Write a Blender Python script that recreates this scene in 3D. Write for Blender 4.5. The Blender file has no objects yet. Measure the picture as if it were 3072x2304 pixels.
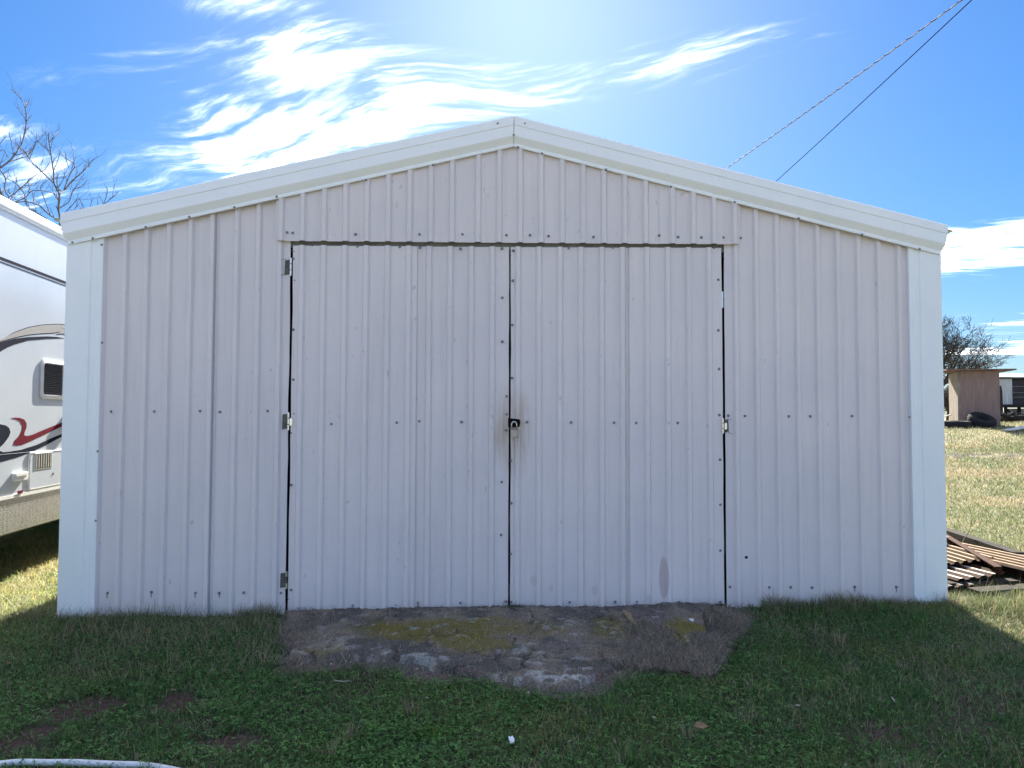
import bpy, math, random
import numpy as np
from mathutils import Matrix, Vector

random.seed(7)
rng = np.random.default_rng(11)
SC = bpy.context.scene
COL = SC.collection

# ------------------------------------------------------------------ camera
F_PX = 2280.0                      # focal length in pixels of the 3072 px wide photograph
CAM_POS = Vector((-0.22, -5.703, 1.450))
YAW, PITCH, ROLL = 0.0376, 0.0409, 0.0031
cy, sy, cp, sp = math.cos(YAW), math.sin(YAW), math.cos(PITCH), math.sin(PITCH)
FWD = Vector((sy * cp, cy * cp, sp))
R0 = Vector((cy, -sy, 0))
U0 = R0.cross(FWD)
RIGHT = R0 * math.cos(ROLL) + U0 * math.sin(ROLL)
UP = U0 * math.cos(ROLL) - R0 * math.sin(ROLL)
cam_data = bpy.data.cameras.new('camera')
cam_data.sensor_width = 36.0
cam_data.lens = 36.0 * F_PX / 3072.0
cam_data.clip_start = 0.05
cam_data.clip_end = 3000
cam = bpy.data.objects.new('camera', cam_data)
COL.objects.link(cam)
M4 = Matrix.Identity(4)
for i in range(3):
    M4[i][0], M4[i][1], M4[i][2], M4[i][3] = RIGHT[i], UP[i], -FWD[i], CAM_POS[i]
cam.matrix_world = M4
SC.camera = cam

# survey helpers: photograph pixel -> real position
def ray(u, v):
    return FWD + RIGHT * ((u - 1536) / F_PX) - UP * ((v - 1152) / F_PX)

def on_wall(u, v, y=0.0):          # point on a plane parallel to the shed front
    d = ray(u, v); t = (y - CAM_POS.y) / d.y
    return CAM_POS + d * t

def at_depth(u, v, z):
    return CAM_POS + ray(u, v) * z

# ------------------------------------------------------------------ sky and sun
SUN_EL, SUN_AZ = math.radians(31.0), math.radians(2.8)     # azimuth clockwise from +Y
W = bpy.data.worlds.new('World'); SC.world = W; W.use_nodes = True
wn, wl = W.node_tree.nodes, W.node_tree.links
wn.clear()

class NT:
    def __init__(s, nodes, links): s.n, s.l = nodes, links
    def new(s, t, **kw):
        o = s.n.new(t)
        for k, v in kw.items(): setattr(o, k, v)
        return o
    def put(s, sock, v):
        if isinstance(v, (int, float, tuple, list)): sock.default_value = v
        else: s.l.new(v, sock)
    def math(s, op, a, b=0.0, c=0.0, clamp=False):
        o = s.new('ShaderNodeMath', operation=op); o.use_clamp = clamp
        s.put(o.inputs[0], a); s.put(o.inputs[1], b); s.put(o.inputs[2], c)
        return o.outputs[0]
    def mix(s, f, a, b, kind='MIX'):
        o = s.new('ShaderNodeMix', data_type='RGBA', blend_type=kind)
        s.put(o.inputs[0], f); s.put(o.inputs[6], a); s.put(o.inputs[7], b)
        return o.outputs[2]
    def noise(s, vec, scale, detail=4.0, rough=0.55, dist=0.0, dim='3D'):
        o = s.new('ShaderNodeTexNoise'); o.noise_dimensions = dim
        if vec is not None: s.l.new(vec, o.inputs['Vector'])
        o.inputs['Scale'].default_value = scale; o.inputs['Detail'].default_value = detail
        o.inputs['Roughness'].default_value = rough; o.inputs['Distortion'].default_value = dist
        return o.outputs['Fac']
    def ramp(s, v, a, b, c=0.0, d=1.0, smooth=True):
        o = s.new('ShaderNodeMapRange'); o.interpolation_type = 'SMOOTHSTEP' if smooth else 'LINEAR'
        s.put(o.inputs[0], v)
        for i, x in enumerate((a, b, c, d)): o.inputs[i + 1].default_value = x
        return o.outputs[0]
    def mapping(s, vec, scale=(1, 1, 1), rot=(0, 0, 0), loc=(0, 0, 0)):
        o = s.new('ShaderNodeMapping'); s.l.new(vec, o.inputs[0])
        o.inputs['Scale'].default_value = scale; o.inputs['Rotation'].default_value = rot
        o.inputs['Location'].default_value = loc
        return o.outputs[0]

def rgb(r, g, b): return (r, g, b, 1.0)

w = NT(wn, wl)
sky = w.new('ShaderNodeTexSky', sky_type='NISHITA')
sky.sun_disc = False
sky.sun_elevation = SUN_EL
sky.sun_rotation = SUN_AZ
sky.altitude = 150
sky.air_density = 1.0; sky.dust_density = 0.55; sky.ozone_density = 1.4
hs = w.new('ShaderNodeHueSaturation'); hs.inputs['Saturation'].default_value = 1.16
# one tone curve over the whole dome: compresses glare round the sun, favours dimmer sky
lumn = w.new('ShaderNodeRGBToBW'); wl.new(sky.outputs[0], lumn.inputs[0])
gain = w.math('POWER', w.math('DIVIDE', w.math('MAXIMUM', lumn.outputs[0], 0.05), 0.058), -0.28)
gv = w.new('ShaderNodeCombineXYZ')
for i in range(3): wl.new(gain, gv.inputs[i])
wl.new(w.mix(1.0, w.mix(1.0, sky.outputs[0], gv.outputs[0], 'MULTIPLY'), rgb(0.66, 0.88, 1.20), 'MULTIPLY'), hs.inputs['Color'])
tc = w.new('ShaderNodeTexCoord')
sx = w.new('ShaderNodeSeparateXYZ'); wl.new(tc.outputs['Generated'], sx.inputs[0])
zc = w.math('MAXIMUM', sx.outputs[2], 0.03)
zz = w.math('ADD', zc, 0.06)
cu = w.math('DIVIDE', sx.outputs[0], zz); cv = w.math('DIVIDE', sx.outputs[1], zz)
cb = w.new('ShaderNodeCombineXYZ'); wl.new(cu, cb.inputs[0]); wl.new(cv, cb.inputs[1])
P = cb.outputs[0]
# gentle domain warp for the torn cirrus edges, then fibres drawn out along the wind
def warp(vec, scale, amp, detail, rough=0.55):
    o = w.new('ShaderNodeTexNoise'); o.noise_dimensions = '2D'; wl.new(vec, o.inputs['Vector'])
    o.inputs['Scale'].default_value = scale; o.inputs['Detail'].default_value = detail; o.inputs['Roughness'].default_value = rough
    c = w.new('ShaderNodeVectorMath', operation='SUBTRACT'); wl.new(o.outputs['Color'], c.inputs[0]); c.inputs[1].default_value = (0.5, 0.5, 0.5)
    v = w.new('ShaderNodeVectorMath', operation='MULTIPLY_ADD')
    wl.new(c.outputs[0], v.inputs[0]); v.inputs[1].default_value = (amp, amp, 0); wl.new(vec, v.inputs[2])
    return v.outputs[0]
PW = warp(P, 1.1, 0.34, 1.0)
PW2 = warp(PW, 4.0, 0.07, 2.0, 0.6)
WIND = -0.42
LOW_OFF = (4.50, -8.90, 0)
def along(vec, sx_, sy_, loc=(0, 0, 0)):
    r_ = w.mapping(vec, (1, 1, 1), (0, 0, -WIND))
    return w.mapping(r_, (sx_, sy_, 1), (0, 0, 0), loc)
fib = w.noise(along(PW2, 0.9, 4.2), 2.2, 5.0, 0.58, 0.0, '2D')
fine = w.noise(along(PW2, 1.6, 7.0, (3, 1, 0)), 4.0, 4.0, 0.6, 0.0, '2D')
low = w.noise(along(P, 0.7, 1.1, LOW_OFF), 0.75, 2.0, 0.5, 0.0, '2D')  # dome-wide clouds, largely unseen, added as fill light for the shed front

def uv_of(px, py):
    d = ray(px, py).normalized()
    q = max(d.z, 0.03) + 0.06
    return d.x / q, d.y / q

def streak(p0, p1, width, amp):
    a, b = uv_of(*p0), uv_of(*p1)
    mx, my = (a[0] + b[0]) / 2, (a[1] + b[1]) / 2
    L = math.hypot(b[0] - a[0], b[1] - a[1]) / 2
    th = math.atan2(b[1] - a[1], b[0] - a[0])
    o = w.new('ShaderNodeMapping', vector_type='TEXTURE'); wl.new(PW, o.inputs[0])
    o.inputs['Location'].default_value = (mx, my, 0); o.inputs['Rotation'].default_value = (0, 0, th); o.inputs['Scale'].default_value = (L, width, 1)
    ln = w.new('ShaderNodeVectorMath', operation='LENGTH'); wl.new(o.outputs[0], ln.inputs[0])
    return w.ramp(ln.outputs['Value'], 0.0, 1.75, amp, 0.0)

STREAKS = [((640, 330), (1080, 240), 0.24, 0.86), ((860, 290), (1150, 130), 0.13, 0.50),
           ((1010, 250), (1500, 130), 0.055, 0.72), ((530, -10), (1120, 40), 0.095, 0.80),
           ((420, 500), (1000, 440), 0.22, 0.40), ((900, 420), (1260, 330), 0.10, 0.42),
           ((40, 310), (330, 190), 0.10, 0.36), ((150, 560), (700, 480), 0.30, 0.34),
           ((0, 520), (200, 430), 0.35, 0.22), ((2900, 835), (3050, 830), 0.15, 0.30),
           ((2830, 990), (3072, 960), 1.0, 0.26), ((2600, 1060), (3072, 1060), 1.6, 0.20)]
cov = None
for st in STREAKS:
    g = streak(*st); cov = g if cov is None else w.math('ADD', cov, g)
tex = w.math('ADD', w.math('MULTIPLY', fib, 0.62), w.math('MULTIPLY', fine, 0.38))
rough_ = w.math('MULTIPLY', w.math('SUBTRACT', tex, 0.50), 2.3)
def veil(c, lo, hi, pw, amt):
    d = w.math('MULTIPLY', w.ramp(w.math('ADD', c, rough_), lo, hi), w.ramp(c, 0.02, 0.35))
    return w.math('MULTIPLY', w.math('POWER', d, pw), amt)
den = w.math('MAXIMUM', veil(cov, 0.0, 1.75, 2.2, 0.55), veil(w.ramp(low, 0.435, 0.67, 0.0, 0.68), 0.05, 1.40, 1.7, 0.95))
den = w.math('MULTIPLY', den, w.ramp(sx.outputs[2], -0.01, 0.06))
cloud_col = rgb(20.0, 20.2, 20.6)  # cloud radiance raised for the same fill on the shaded wall
skyc = w.mix(w.math('MULTIPLY', den, 0.95), hs.outputs[0], cloud_col)
bg = w.new('ShaderNodeBackground'); bg.inputs['Strength'].default_value = 0.10
wl.new(skyc, bg.inputs['Color'])
W.cycles.sampling_method = 'MANUAL'; W.cycles.sample_map_resolution = 256
wo = w.new('ShaderNodeOutputWorld'); wl.new(bg.outputs[0], wo.inputs['Surface'])

sun_d = bpy.data.lights.new('sun', 'SUN'); sun_d.energy = 5.0; sun_d.angle = math.radians(0.53)
sun_d.color = (1.0, 0.93, 0.80)
sun = bpy.data.objects.new('sun', sun_d); COL.objects.link(sun)
to_sun = Vector((math.sin(SUN_AZ) * math.cos(SUN_EL), math.cos(SUN_AZ) * math.cos(SUN_EL), math.sin(SUN_EL)))
sun.rotation_euler = to_sun.to_track_quat('Z', 'Y').to_euler()
sun.location = (0, 40, 30)

SC.render.engine = 'CYCLES'
SC.cycles.use_denoising = True
SC.cycles.max_bounces = 5; SC.cycles.diffuse_bounces = 3; SC.cycles.transmission_bounces = 3; SC.cycles.glossy_bounces = 3
SC.cycles.use_adaptive_sampling = True; SC.cycles.adaptive_threshold = 0.02; SC.cycles.caustics_reflective = False; SC.cycles.caustics_refractive = False
SC.cycles.sample_clamp_indirect = 6.0
SC.view_settings.view_transform = 'Standard'
SC.view_settings.look = 'None'
SC.view_settings.exposure = 2.08
SC.view_settings.gamma = 1.0
SC.view_settings.use_curve_mapping = False

# ------------------------------------------------------------------ generic helpers
def tag(o, label=None, cat=None, group=None, kind=None):
    if label: o['label'] = label
    if cat: o['category'] = cat
    if group: o['group'] = group
    if kind: o['kind'] = kind
    return o

def empty(name, loc=(0, 0, 0), rz=0.0, parent=None):
    o = bpy.data.objects.new(name, None); COL.objects.link(o)
    o.location = loc; o.rotation_euler = (0, 0, rz); o.empty_display_size = 0.1
    if parent: o.parent = parent
    return o

class MB:
    """collects simple shapes into one mesh"""
    def __init__(s): s.v, s.f = [], []
    def add(s, vs, fs):
        k = len(s.v); s.v += [tuple(p) for p in vs]; s.f += [tuple(i + k for i in f) for f in fs]; return s
    def box(s, x0, x1, y0, y1, z0, z1):
        v = [(x, y, z) for z in (z0, z1) for y in (y0, y1) for x in (x0, x1)]
        return s.add(v, [(0, 2, 3, 1), (4, 5, 7, 6), (0, 1, 5, 4), (2, 6, 7, 3), (0, 4, 6, 2), (1, 3, 7, 5)])
    def beam(s, a, b, wd, ht, up=Vector((0, 0, 1))):
        a, b = Vector(a), Vector(b); d = (b - a).normalized(); r = d.cross(up)
        if r.length < 1e-4: r = d.cross(Vector((1, 0, 0)))
        r.normalize(); u = r.cross(d)
        v = [p + r * i * wd / 2 + u * j * ht / 2 for p in (a, b) for i, j in ((-1, -1), (1, -1), (1, 1), (-1, 1))]
        return s.add(v, [(0, 1, 2, 3), (7, 6, 5, 4), (0, 4, 5, 1), (1, 5, 6, 2), (2, 6, 7, 3), (3, 7, 4, 0)])
    def tube(s, pts, rad, n=6, cap=True):
        pts = [Vector(p) for p in pts]
        rad = rad if isinstance(rad, (list, tuple)) else [rad] * len(pts)
        k = len(s.v); pr = None
        for i, p in enumerate(pts):
            d = (pts[min(i + 1, len(pts) - 1)] - pts[max(i - 1, 0)]).normalized()
            r = d.cross(Vector((0.13, 0.21, 0.97))) if pr is None else pr - d * pr.dot(d)
            if r.length < 1e-5: r = d.orthogonal()
            r.normalize(); pr = r; u = d.cross(r)
            for j in range(n):
                a = 2 * math.pi * j / n
                s.v.append(tuple(p + (r * math.cos(a) + u * math.sin(a)) * rad[i]))
        for i in range(len(pts) - 1):
            for j in range(n):
                a, b = k + i * n + j, k + i * n + (j + 1) % n
                s.f.append((a, b, b + n, a + n))
        if cap:
            s.f.append(tuple(k + j for j in reversed(range(n)))); q = k + (len(pts) - 1) * n
            s.f.append(tuple(q + j for j in range(n)))
        return s
    def prism(s, poly, fn, t):
        """polygon of 2-D points; fn(a, b, depth) -> 3-D; thickness t"""
        n = len(poly)
        v = [fn(a, b, t) for a, b in poly] + [fn(a, b, 0) for a, b in poly]
        return s.add(v, [tuple(range(n)), tuple(range(2 * n - 1, n - 1, -1))] +
                     [(i, i + n, (i + 1) % n + n, (i + 1) % n) for i in range(n)])
    def build(s, name, mat=None, parent=None, smooth=False, fix=True):
        me = bpy.data.meshes.new(name); me.from_pydata(s.v, [], s.f)
        if fix:
            import bmesh
            bm = bmesh.new(); bm.from_mesh(me); bmesh.ops.recalc_face_normals(bm, faces=bm.faces); bm.to_mesh(me); bm.free()
        if smooth: me.polygons.foreach_set('use_smooth', [True] * len(me.polygons))
        if mat: me.materials.append(mat)
        o = bpy.data.objects.new(name, me); COL.objects.link(o)
        if parent: o.parent = parent
        return o

def inst(name, mesh, loc, parent=None, rot=(0, 0, 0), scale=1.0):
    o = bpy.data.objects.new(name, mesh); COL.objects.link(o)
    o.location = loc; o.rotation_euler = rot; o.scale = (scale,) * 3
    if parent: o.parent = parent
    return o

def fast_mesh(name, verts, faces, cols, mat, loose_n=None):
    """numpy mesh with per-vertex colours; faces (m,k)"""
    me = bpy.data.meshes.new(name)
    nv, (nf, k) = len(verts), faces.shape
    me.vertices.add(nv); me.vertices.foreach_set('co', verts.astype(np.float32).ravel())
    me.loops.add(nf * k); me.loops.foreach_set('vertex_index', faces.astype(np.int32).ravel())
    me.polygons.add(nf); me.polygons.foreach_set('loop_start', np.arange(0, nf * k, k, dtype=np.int32))
    me.update(calc_edges=True)
    if cols is not None:
        at = me.color_attributes.new('Col', 'FLOAT_COLOR', 'POINT')
        c4 = np.ones((nv, 4), np.float32); c4[:, :3] = cols
        at.data.foreach_set('color', c4.ravel())
    me.materials.append(mat)
    o = bpy.data.objects.new(name, me); COL.objects.link(o)
    return o

# value noise in numpy
_T = np.random.default_rng(5).random((256, 256))
def vnoise(x, y):
    xi, yi = np.floor(x).astype(int), np.floor(y).astype(int); fx, fy = x - xi, y - yi
    fx, fy = fx * fx * (3 - 2 * fx), fy * fy * (3 - 2 * fy)
    g = lambda a, b: _T[a % 256, b % 256]
    return (g(xi, yi) * (1 - fx) + g(xi + 1, yi) * fx) * (1 - fy) + (g(xi, yi + 1) * (1 - fx) + g(xi + 1, yi + 1) * fx) * fy
def fbm(x, y, s=1.0, o=4, seed=0.0):
    x = np.asarray(x, float); y = np.asarray(y, float); t = 0; a = 0.5; n = 0
    for i in range(o):
        t = t + a * vnoise(x * s + seed * 17.3 + i * 31.7, y * s + seed * 9.1 + i * 11.3); n += a; a *= 0.55; s *= 2.03
    return t / n
def sstep(a, b, x):
    t = np.clip((np.asarray(x, float) - a) / (b - a), 0, 1); return t * t * (3 - 2 * t)
def in_poly(px, py, poly):
    r = np.zeros(np.shape(px), bool); n = len(poly)
    for i in range(n):
        x1, y1 = poly[i]; x2, y2 = poly[(i + 1) % n]
        c = ((y1 > py) != (y2 > py)) & (px < (x2 - x1) * (py - y1) / (y2 - y1 + 1e-12) + x1)
        r ^= c
    return r

# terrain height
def H(x, y):
    x = np.asarray(x, float); y = np.asarray(y, float)
    h = np.where(y < 0, 0.045 * np.maximum(y, -9), 0.0) + 0.012 * np.clip(x, -5, 5)
    rise = 1.14 * sstep(2.5, 23, y) * sstep(1.5, 4.5, x)
    bank = 0.05 * (fbm(x, y, 0.5, 3, 2) - 0.5)
    return h + rise + bank + 0.022 * (fbm(x, y, 2.6, 3, 3) - 0.5)
def Hs(x, y): return float(H(x, y))

def on_ground(u, v):
    d = ray(u, v); t = 1.0 * 1.0035 ** np.arange(1400)
    z = CAM_POS.z + d.z * t; k = np.nonzero(z <= H(CAM_POS.x + d.x * t, CAM_POS.y + d.y * t))[0]
    return CAM_POS + d * float(t[k[0]] if len(k) else t[-1])

# ------------------------------------------------------------------ materials
def new_mat(name):
    m = bpy.data.materials.new(name); m.use_nodes = True
    m.node_tree.nodes.clear()
    t = NT(m.node_tree.nodes, m.node_tree.links)
    b = t.new('ShaderNodeBsdfPrincipled'); o = t.new('ShaderNodeOutputMaterial')
    t.l.new(b.outputs[0], o.inputs[0])
    return m, t, b

def pos(t): 
    g = t.new('ShaderNodeNewGeometry'); return g.outputs['Position']

def bump(t, b, h, strength, dist=0.01):
    n = t.new('ShaderNodeBump'); n.inputs['Strength'].default_value = strength; n.inputs['Distance'].default_value = dist
    t.put(n.inputs['Height'], h); t.l.new(n.outputs[0], b.inputs['Normal'])

def simple(name, col, rough=0.6, metal=0.0, var=0.15, scale=12.0, bmp=0.0, spec=0.5, stretch=(1, 1, 1)):
    m, t, b = new_mat(name)
    p = t.mapping(pos(t), stretch)
    n = t.noise(p, scale, 5, 0.6)
    n2 = t.noise(p, scale * 7, 3, 0.6)
    f = t.ramp(t.math('ADD', t.math('MULTIPLY', n, 0.7), t.math('MULTIPLY', n2, 0.3)), 0.3, 0.7)
    lo = tuple(c * (1 - var) for c in col); hi = tuple(min(1, c * (1 + var)) for c in col)
    t.l.new(t.mix(f, rgb(*lo), rgb(*hi)), b.inputs['Base Color'])
    b.inputs['Metallic'].default_value = metal
    t.l.new(t.ramp(n2, 0.2, 0.8, rough * 0.85, min(1, rough * 1.15)), b.inputs['Roughness'])
    b.inputs['Specular IOR Level'].default_value = spec if rough < 0.7 else min(spec, 0.12)
    if bmp: bump(t, b, n2, bmp, 0.004)
    return m

def blob(t, S, cx, cz, rx, rz):
    dx = t.math('DIVIDE', t.math('SUBTRACT', S[0], cx), rx); dz = t.math('DIVIDE', t.math('SUBTRACT', S[1], cz), rz)
    return t.math('SQRT', t.math('ADD', t.math('MULTIPLY', dx, dx), t.math('MULTIPLY', dz, dz)))

# painted ribbed sheet: chalky off-white with a faint warm cast, streaks, scuffs and the hand-dirt round the lock
def make_panel_mat():
    m, t, b = new_mat('panel_paint')
    p = pos(t)
    s = t.new('ShaderNodeSeparateXYZ'); t.l.new(p, s.inputs[0])
    streaks = t.noise(t.mapping(p, (16, 16, 0.9)), 1.0, 5, 0.6)
    cloud = t.noise(p, 1.3, 4, 0.55)
    speck = t.noise(p, 70, 3, 0.65)
    c = t.mix(t.ramp(cloud, 0.3, 0.7), rgb(0.685, 0.655, 0.68), rgb(0.735, 0.695, 0.71))
    c = t.mix(t.math('MULTIPLY', t.ramp(streaks, 0.48, 0.76), 0.24), c, rgb(0.50, 0.48, 0.48))
    c = t.mix(t.math('MULTIPLY', t.ramp(speck, 0.56, 0.78), 0.28), c, rgb(0.42, 0.40, 0.40))
    sc = t.noise(t.mapping(p, (1, 1, 0.55), (0, 0.5, 0)), 24, 2, 0.4)
    c = t.mix(t.math('MULTIPLY', t.ramp(sc, 0.71, 0.77), 0.4), c, rgb(0.33, 0.32, 0.33))
    # splash dirt and algae near the ground
    low_ = t.math('MULTIPLY', t.ramp(t.math('ADD', s.outputs[2], t.math('MULTIPLY', cloud, 0.25)), 0.10, 0.42, 1.0, 0.0), 0.22)
    c = t.mix(low_, c, rgb(0.40, 0.37, 0.34))
    # hand dirt and rust wash round the padlock
    wob = t.math('MULTIPLY', t.math('SUBTRACT', t.noise(t.mapping(p, (9, 9, 3)), 1.0, 4, 0.6), 0.5), 0.9)
    d = blob(t, (s.outputs[0], s.outputs[2]), -0.01, 1.33, 0.21, 0.44)
    f = t.math('MULTIPLY', t.ramp(t.math('ADD', d, wob), 0.15, 1.0, 1.0, 0.0), t.math('MULTIPLY', t.ramp(streaks, 0.25, 0.6, 0.45, 0.95), t.ramp(t.noise(t.mapping(p, (55, 55, 2.2)), 1.0, 4, 0.7), 0.35, 0.62, 0.45, 1.15)))
    c = t.mix(t.math('MULTIPLY', f, 0.85), c, rgb(0.43, 0.33, 0.235))
    # bare primer patch low on the right door
    d2 = blob(t, (s.outputs[0], s.outputs[2]), 1.135, 0.235, 0.037, 0.165)
    d2 = t.math('POWER', d2, 1.0)
    f2 = t.ramp(t.math('ADD', d2, t.math('MULTIPLY', wob, 0.14)), 0.85, 1.02, 1.0, 0.0)
    c = t.mix(t.math('MULTIPLY', f2, 0.75), c, rgb(0.50, 0.42, 0.43))
    for bx_, bz_, r_ in ((0.29, 0.16, 0.022), (0.62, 0.14, 0.03), (0.16, 0.22, 0.03), (1.02, 0.08, 0.03)):
        d3 = blob(t, (s.outputs[0], s.outputs[2]), bx_, bz_, r_, r_ * 1.5)
        c = t.mix(t.math('MULTIPLY', t.ramp(t.math('ADD', d3, wob), 0.6, 1.0, 1.0, 0.0), 0.35), c, rgb(0.45, 0.40, 0.38))
    oi = t.new('ShaderNodeObjectInfo')
    c = t.mix(t.ramp(oi.outputs['Random'], 0.0, 1.0, 0.0, 0.24, False), c, rgb(0.56, 0.54, 0.57))
    # rust runs under the base-girt screws
    for rx_, rz_ in RUNS:
        d4 = blob(t, (s.outputs[0], s.outputs[2]), rx_, rz_ - 0.022, 0.007, 0.026)
        c = t.mix(t.ramp(d4, 0.35, 1.0, 0.75, 0.0), c, rgb(0.17, 0.10, 0.075))
    t.l.new(c, b.inputs['Base Color'])
    b.inputs['Roughness'].default_value = 0.55; b.inputs['Specular IOR Level'].default_value = 0.25
    warp = t.noise(t.mapping(p, (1.0, 1.0, 0.35)), 3.0, 2, 0.5)
    bump(t, b, t.math('ADD', t.math('MULTIPLY', warp, 1.0), t.math('MULTIPLY', speck, 0.06)), 0.45, 0.02)
    return m

RUNS = [(on_wall(u, v).x, on_wall(u, v).z) for u, v in ((322, 1779), (454, 1777), (586, 1778), (658, 1778), (2564, 1761), (2689, 1761), (1254, 1808))]
M_PANEL = make_panel_mat()
def make_trim_mat():
    m, t, b = new_mat('trim_paint')
    p = pos(t)
    n = t.noise(p, 2.0, 4, 0.6); st = t.noise(t.mapping(p, (12, 12, 0.7)), 1.0, 4, 0.6); sp_ = t.noise(p, 60, 2, 0.6)
    c = t.mix(t.ramp(n, 0.3, 0.7), rgb(0.80, 0.85, 0.885), rgb(0.83, 0.87, 0.90))
    c = t.mix(t.math('MULTIPLY', t.ramp(st, 0.52, 0.8), 0.12), c, rgb(0.55, 0.57, 0.56))
    c = t.mix(t.math('MULTIPLY', t.ramp(sp_, 0.6, 0.8), 0.10), c, rgb(0.5, 0.5, 0.5))
    t.l.new(c, b.inputs['Base Color'])
    b.inputs['Roughness'].default_value = 0.45; b.inputs['Specular IOR Level'].default_value = 0.3
    bump(t, b, t.math('ADD', n, t.math('MULTIPLY', sp_, 0.05)), 0.22, 0.02)
    return m
M_TRIM = make_trim_mat()
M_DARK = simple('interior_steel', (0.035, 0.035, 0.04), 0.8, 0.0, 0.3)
M_GREYBEAM = simple('weathered_header_beam', (0.17, 0.18, 0.18), 0.8, 0.0, 0.25, 8)
M_SCREW = simple('zinc_screw', (0.30, 0.31, 0.33), 0.5, 0.7, 0.3, 60)
M_WASHER = simple('rubber_washer', (0.14, 0.14, 0.15), 0.8)
M_STEEL = simple('bright_steel', (0.72, 0.71, 0.68), 0.3, 1.0, 0.1, 40)
M_RUSTSTEEL = simple('dark_hinge_steel', (0.10, 0.10, 0.09), 0.65, 0.3, 0.4, 30)
M_LOCK = simple('padlock_steel', (0.34, 0.34, 0.33), 0.35, 0.9, 0.2, 60)
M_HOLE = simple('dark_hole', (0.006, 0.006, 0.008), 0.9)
M_ROOF = simple('roof_galvanised', (0.5, 0.52, 0.52), 0.45, 0.6, 0.15)

def attr_mat(name, rough=0.8, spec=0.2, trans=0.0, fine_scale=60.0, fine_amt=0.25, bmp=0.0, bscale=40.0):
    m, t, b = new_mat(name)
    a = t.new('ShaderNodeAttribute', attribute_name='Col')
    p = pos(t)
    c = a.outputs['Color']
    if fine_amt:
        n = t.noise(p, fine_scale, 4, 0.7)
        k = t.ramp(n, 0.25, 0.75, 1 - fine_amt, 1 + fine_amt)
        cmb = t.new('ShaderNodeCombineXYZ')
        for i in range(3): t.l.new(k, cmb.inputs[i])
        c = t.mix(1.0, c, cmb.outputs[0], 'MULTIPLY')
    t.l.new(c, b.inputs['Base Color'])
    b.inputs['Roughness'].default_value = rough; b.inputs['Specular IOR Level'].default_value = spec
    if trans:
        tr = t.new('ShaderNodeBsdfTranslucent'); t.l.new(c, tr.inputs['Color'])
        mx = t.new('ShaderNodeMixShader'); mx.inputs[0].default_value = trans
        out = [n_ for n_ in t.n if n_.type == 'OUTPUT_MATERIAL'][0]
        t.l.new(b.outputs[0], mx.inputs[1]); t.l.new(tr.outputs[0], mx.inputs[2]); t.l.new(mx.outputs[0], out.inputs[0])
    if bmp: bump(t, b, t.noise(p, bscale, 6, 0.7), bmp, 0.02)
    return m
M_GROUND = attr_mat('soil_and_turf', 0.95, 0.1, 0, 45, 0.45, 0.9, 35)
M_APRON = attr_mat('weathered_concrete', 0.9, 0.1, 0, 110, 0.60, 0.9, 60)
M_GRASS = attr_mat('grass_blades', 0.6, 0.25, 0.35, 0, 0)

# ------------------------------------------------------------------ ground
BARE_PX = [(850, 1822), (848, 1850), (845, 1900), (830, 1960), (805, 2020), (830, 2045), (900, 2034), (960, 2022), (1010, 2008),
           (1100, 2006), (1190, 2030), (1290, 2045), (1400, 2055), (1480, 2062), (1560, 2070), (1650, 2082), (1740, 2088),
           (1820, 2072), (1870, 2050), (1920, 2030), (2010, 2030), (2070, 2045), (2130, 2050), (2175, 2020), (2195, 1975),
           (2230, 1920), (2245, 1870), (2265, 1822)]
SLAB_PX = [(868, 1822), (866, 1880), (850, 1930), (880, 1975), (930, 1992), (1000, 1985), (1100, 1984), (1200, 1992), (1290, 2006),
           (1340, 2026), (1420, 2036), (1500, 2050), (1580, 2062), (1660, 2072), (1730, 2074), (1790, 2045), (1860, 2010),
           (1930, 1990), (2010, 1975), (2080, 1950), (2120, 1900), (2130, 1822)]
def flat_pts(px):
    r = []
    for u, v in px:
        d = ray(u, v); t = (-0.005 - CAM_POS.z) / d.z
        for _ in range(4):
            p = CAM_POS + d * t; t = (Hs(p.x, p.y) - CAM_POS.z) / d.z
        p = CAM_POS + d * t; r.append((p.x, min(p.y, 0.03)))
    return r
BARE = flat_pts(BARE_PX); SLAB = flat_pts(SLAB_PX)
def px2g(u, v): return flat_pts([(u, v)])[0]

def warp_xy(x, y, a=0.07, s=7.0):
    return x + a * (fbm(x, y, s, 3, 4) - 0.5), y + a * (fbm(x, y, s, 3, 6) - 0.5)
def bare_mask(x, y):
    wx, wy = warp_xy(x, y, 0.22, 5.0); wx, wy = wx + 0.07 * (fbm(x, y, 22, 2, 84) - 0.5), wy + 0.10 * (fbm(x, y, 22, 2, 85) - 0.5)
    return in_poly(wx, np.minimum(wy, 0.0), BARE)
def ell(x, y, u, v, ru, rv, noise=0.6, seed=1.0):
    """soft patch given by centre and half-extents in photograph pixels, laid on the ground"""
    cx, cy_ = px2g(u, v); ax = abs(px2g(u + ru, v)[0] - cx); ay = abs(px2g(u, v - rv)[1] - px2g(u, v + rv)[1]) / 2
    r = np.sqrt(((x - cx) / ax) ** 2 + ((y - cy_) / ay) ** 2)
    return sstep(1.05, 0.55, r + noise * (fbm(x, y, 9.0, 4, seed) - 0.5) * 2)
def lerp(a, b, f): return a + (np.asarray(b) - a) * f[..., None]

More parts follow.
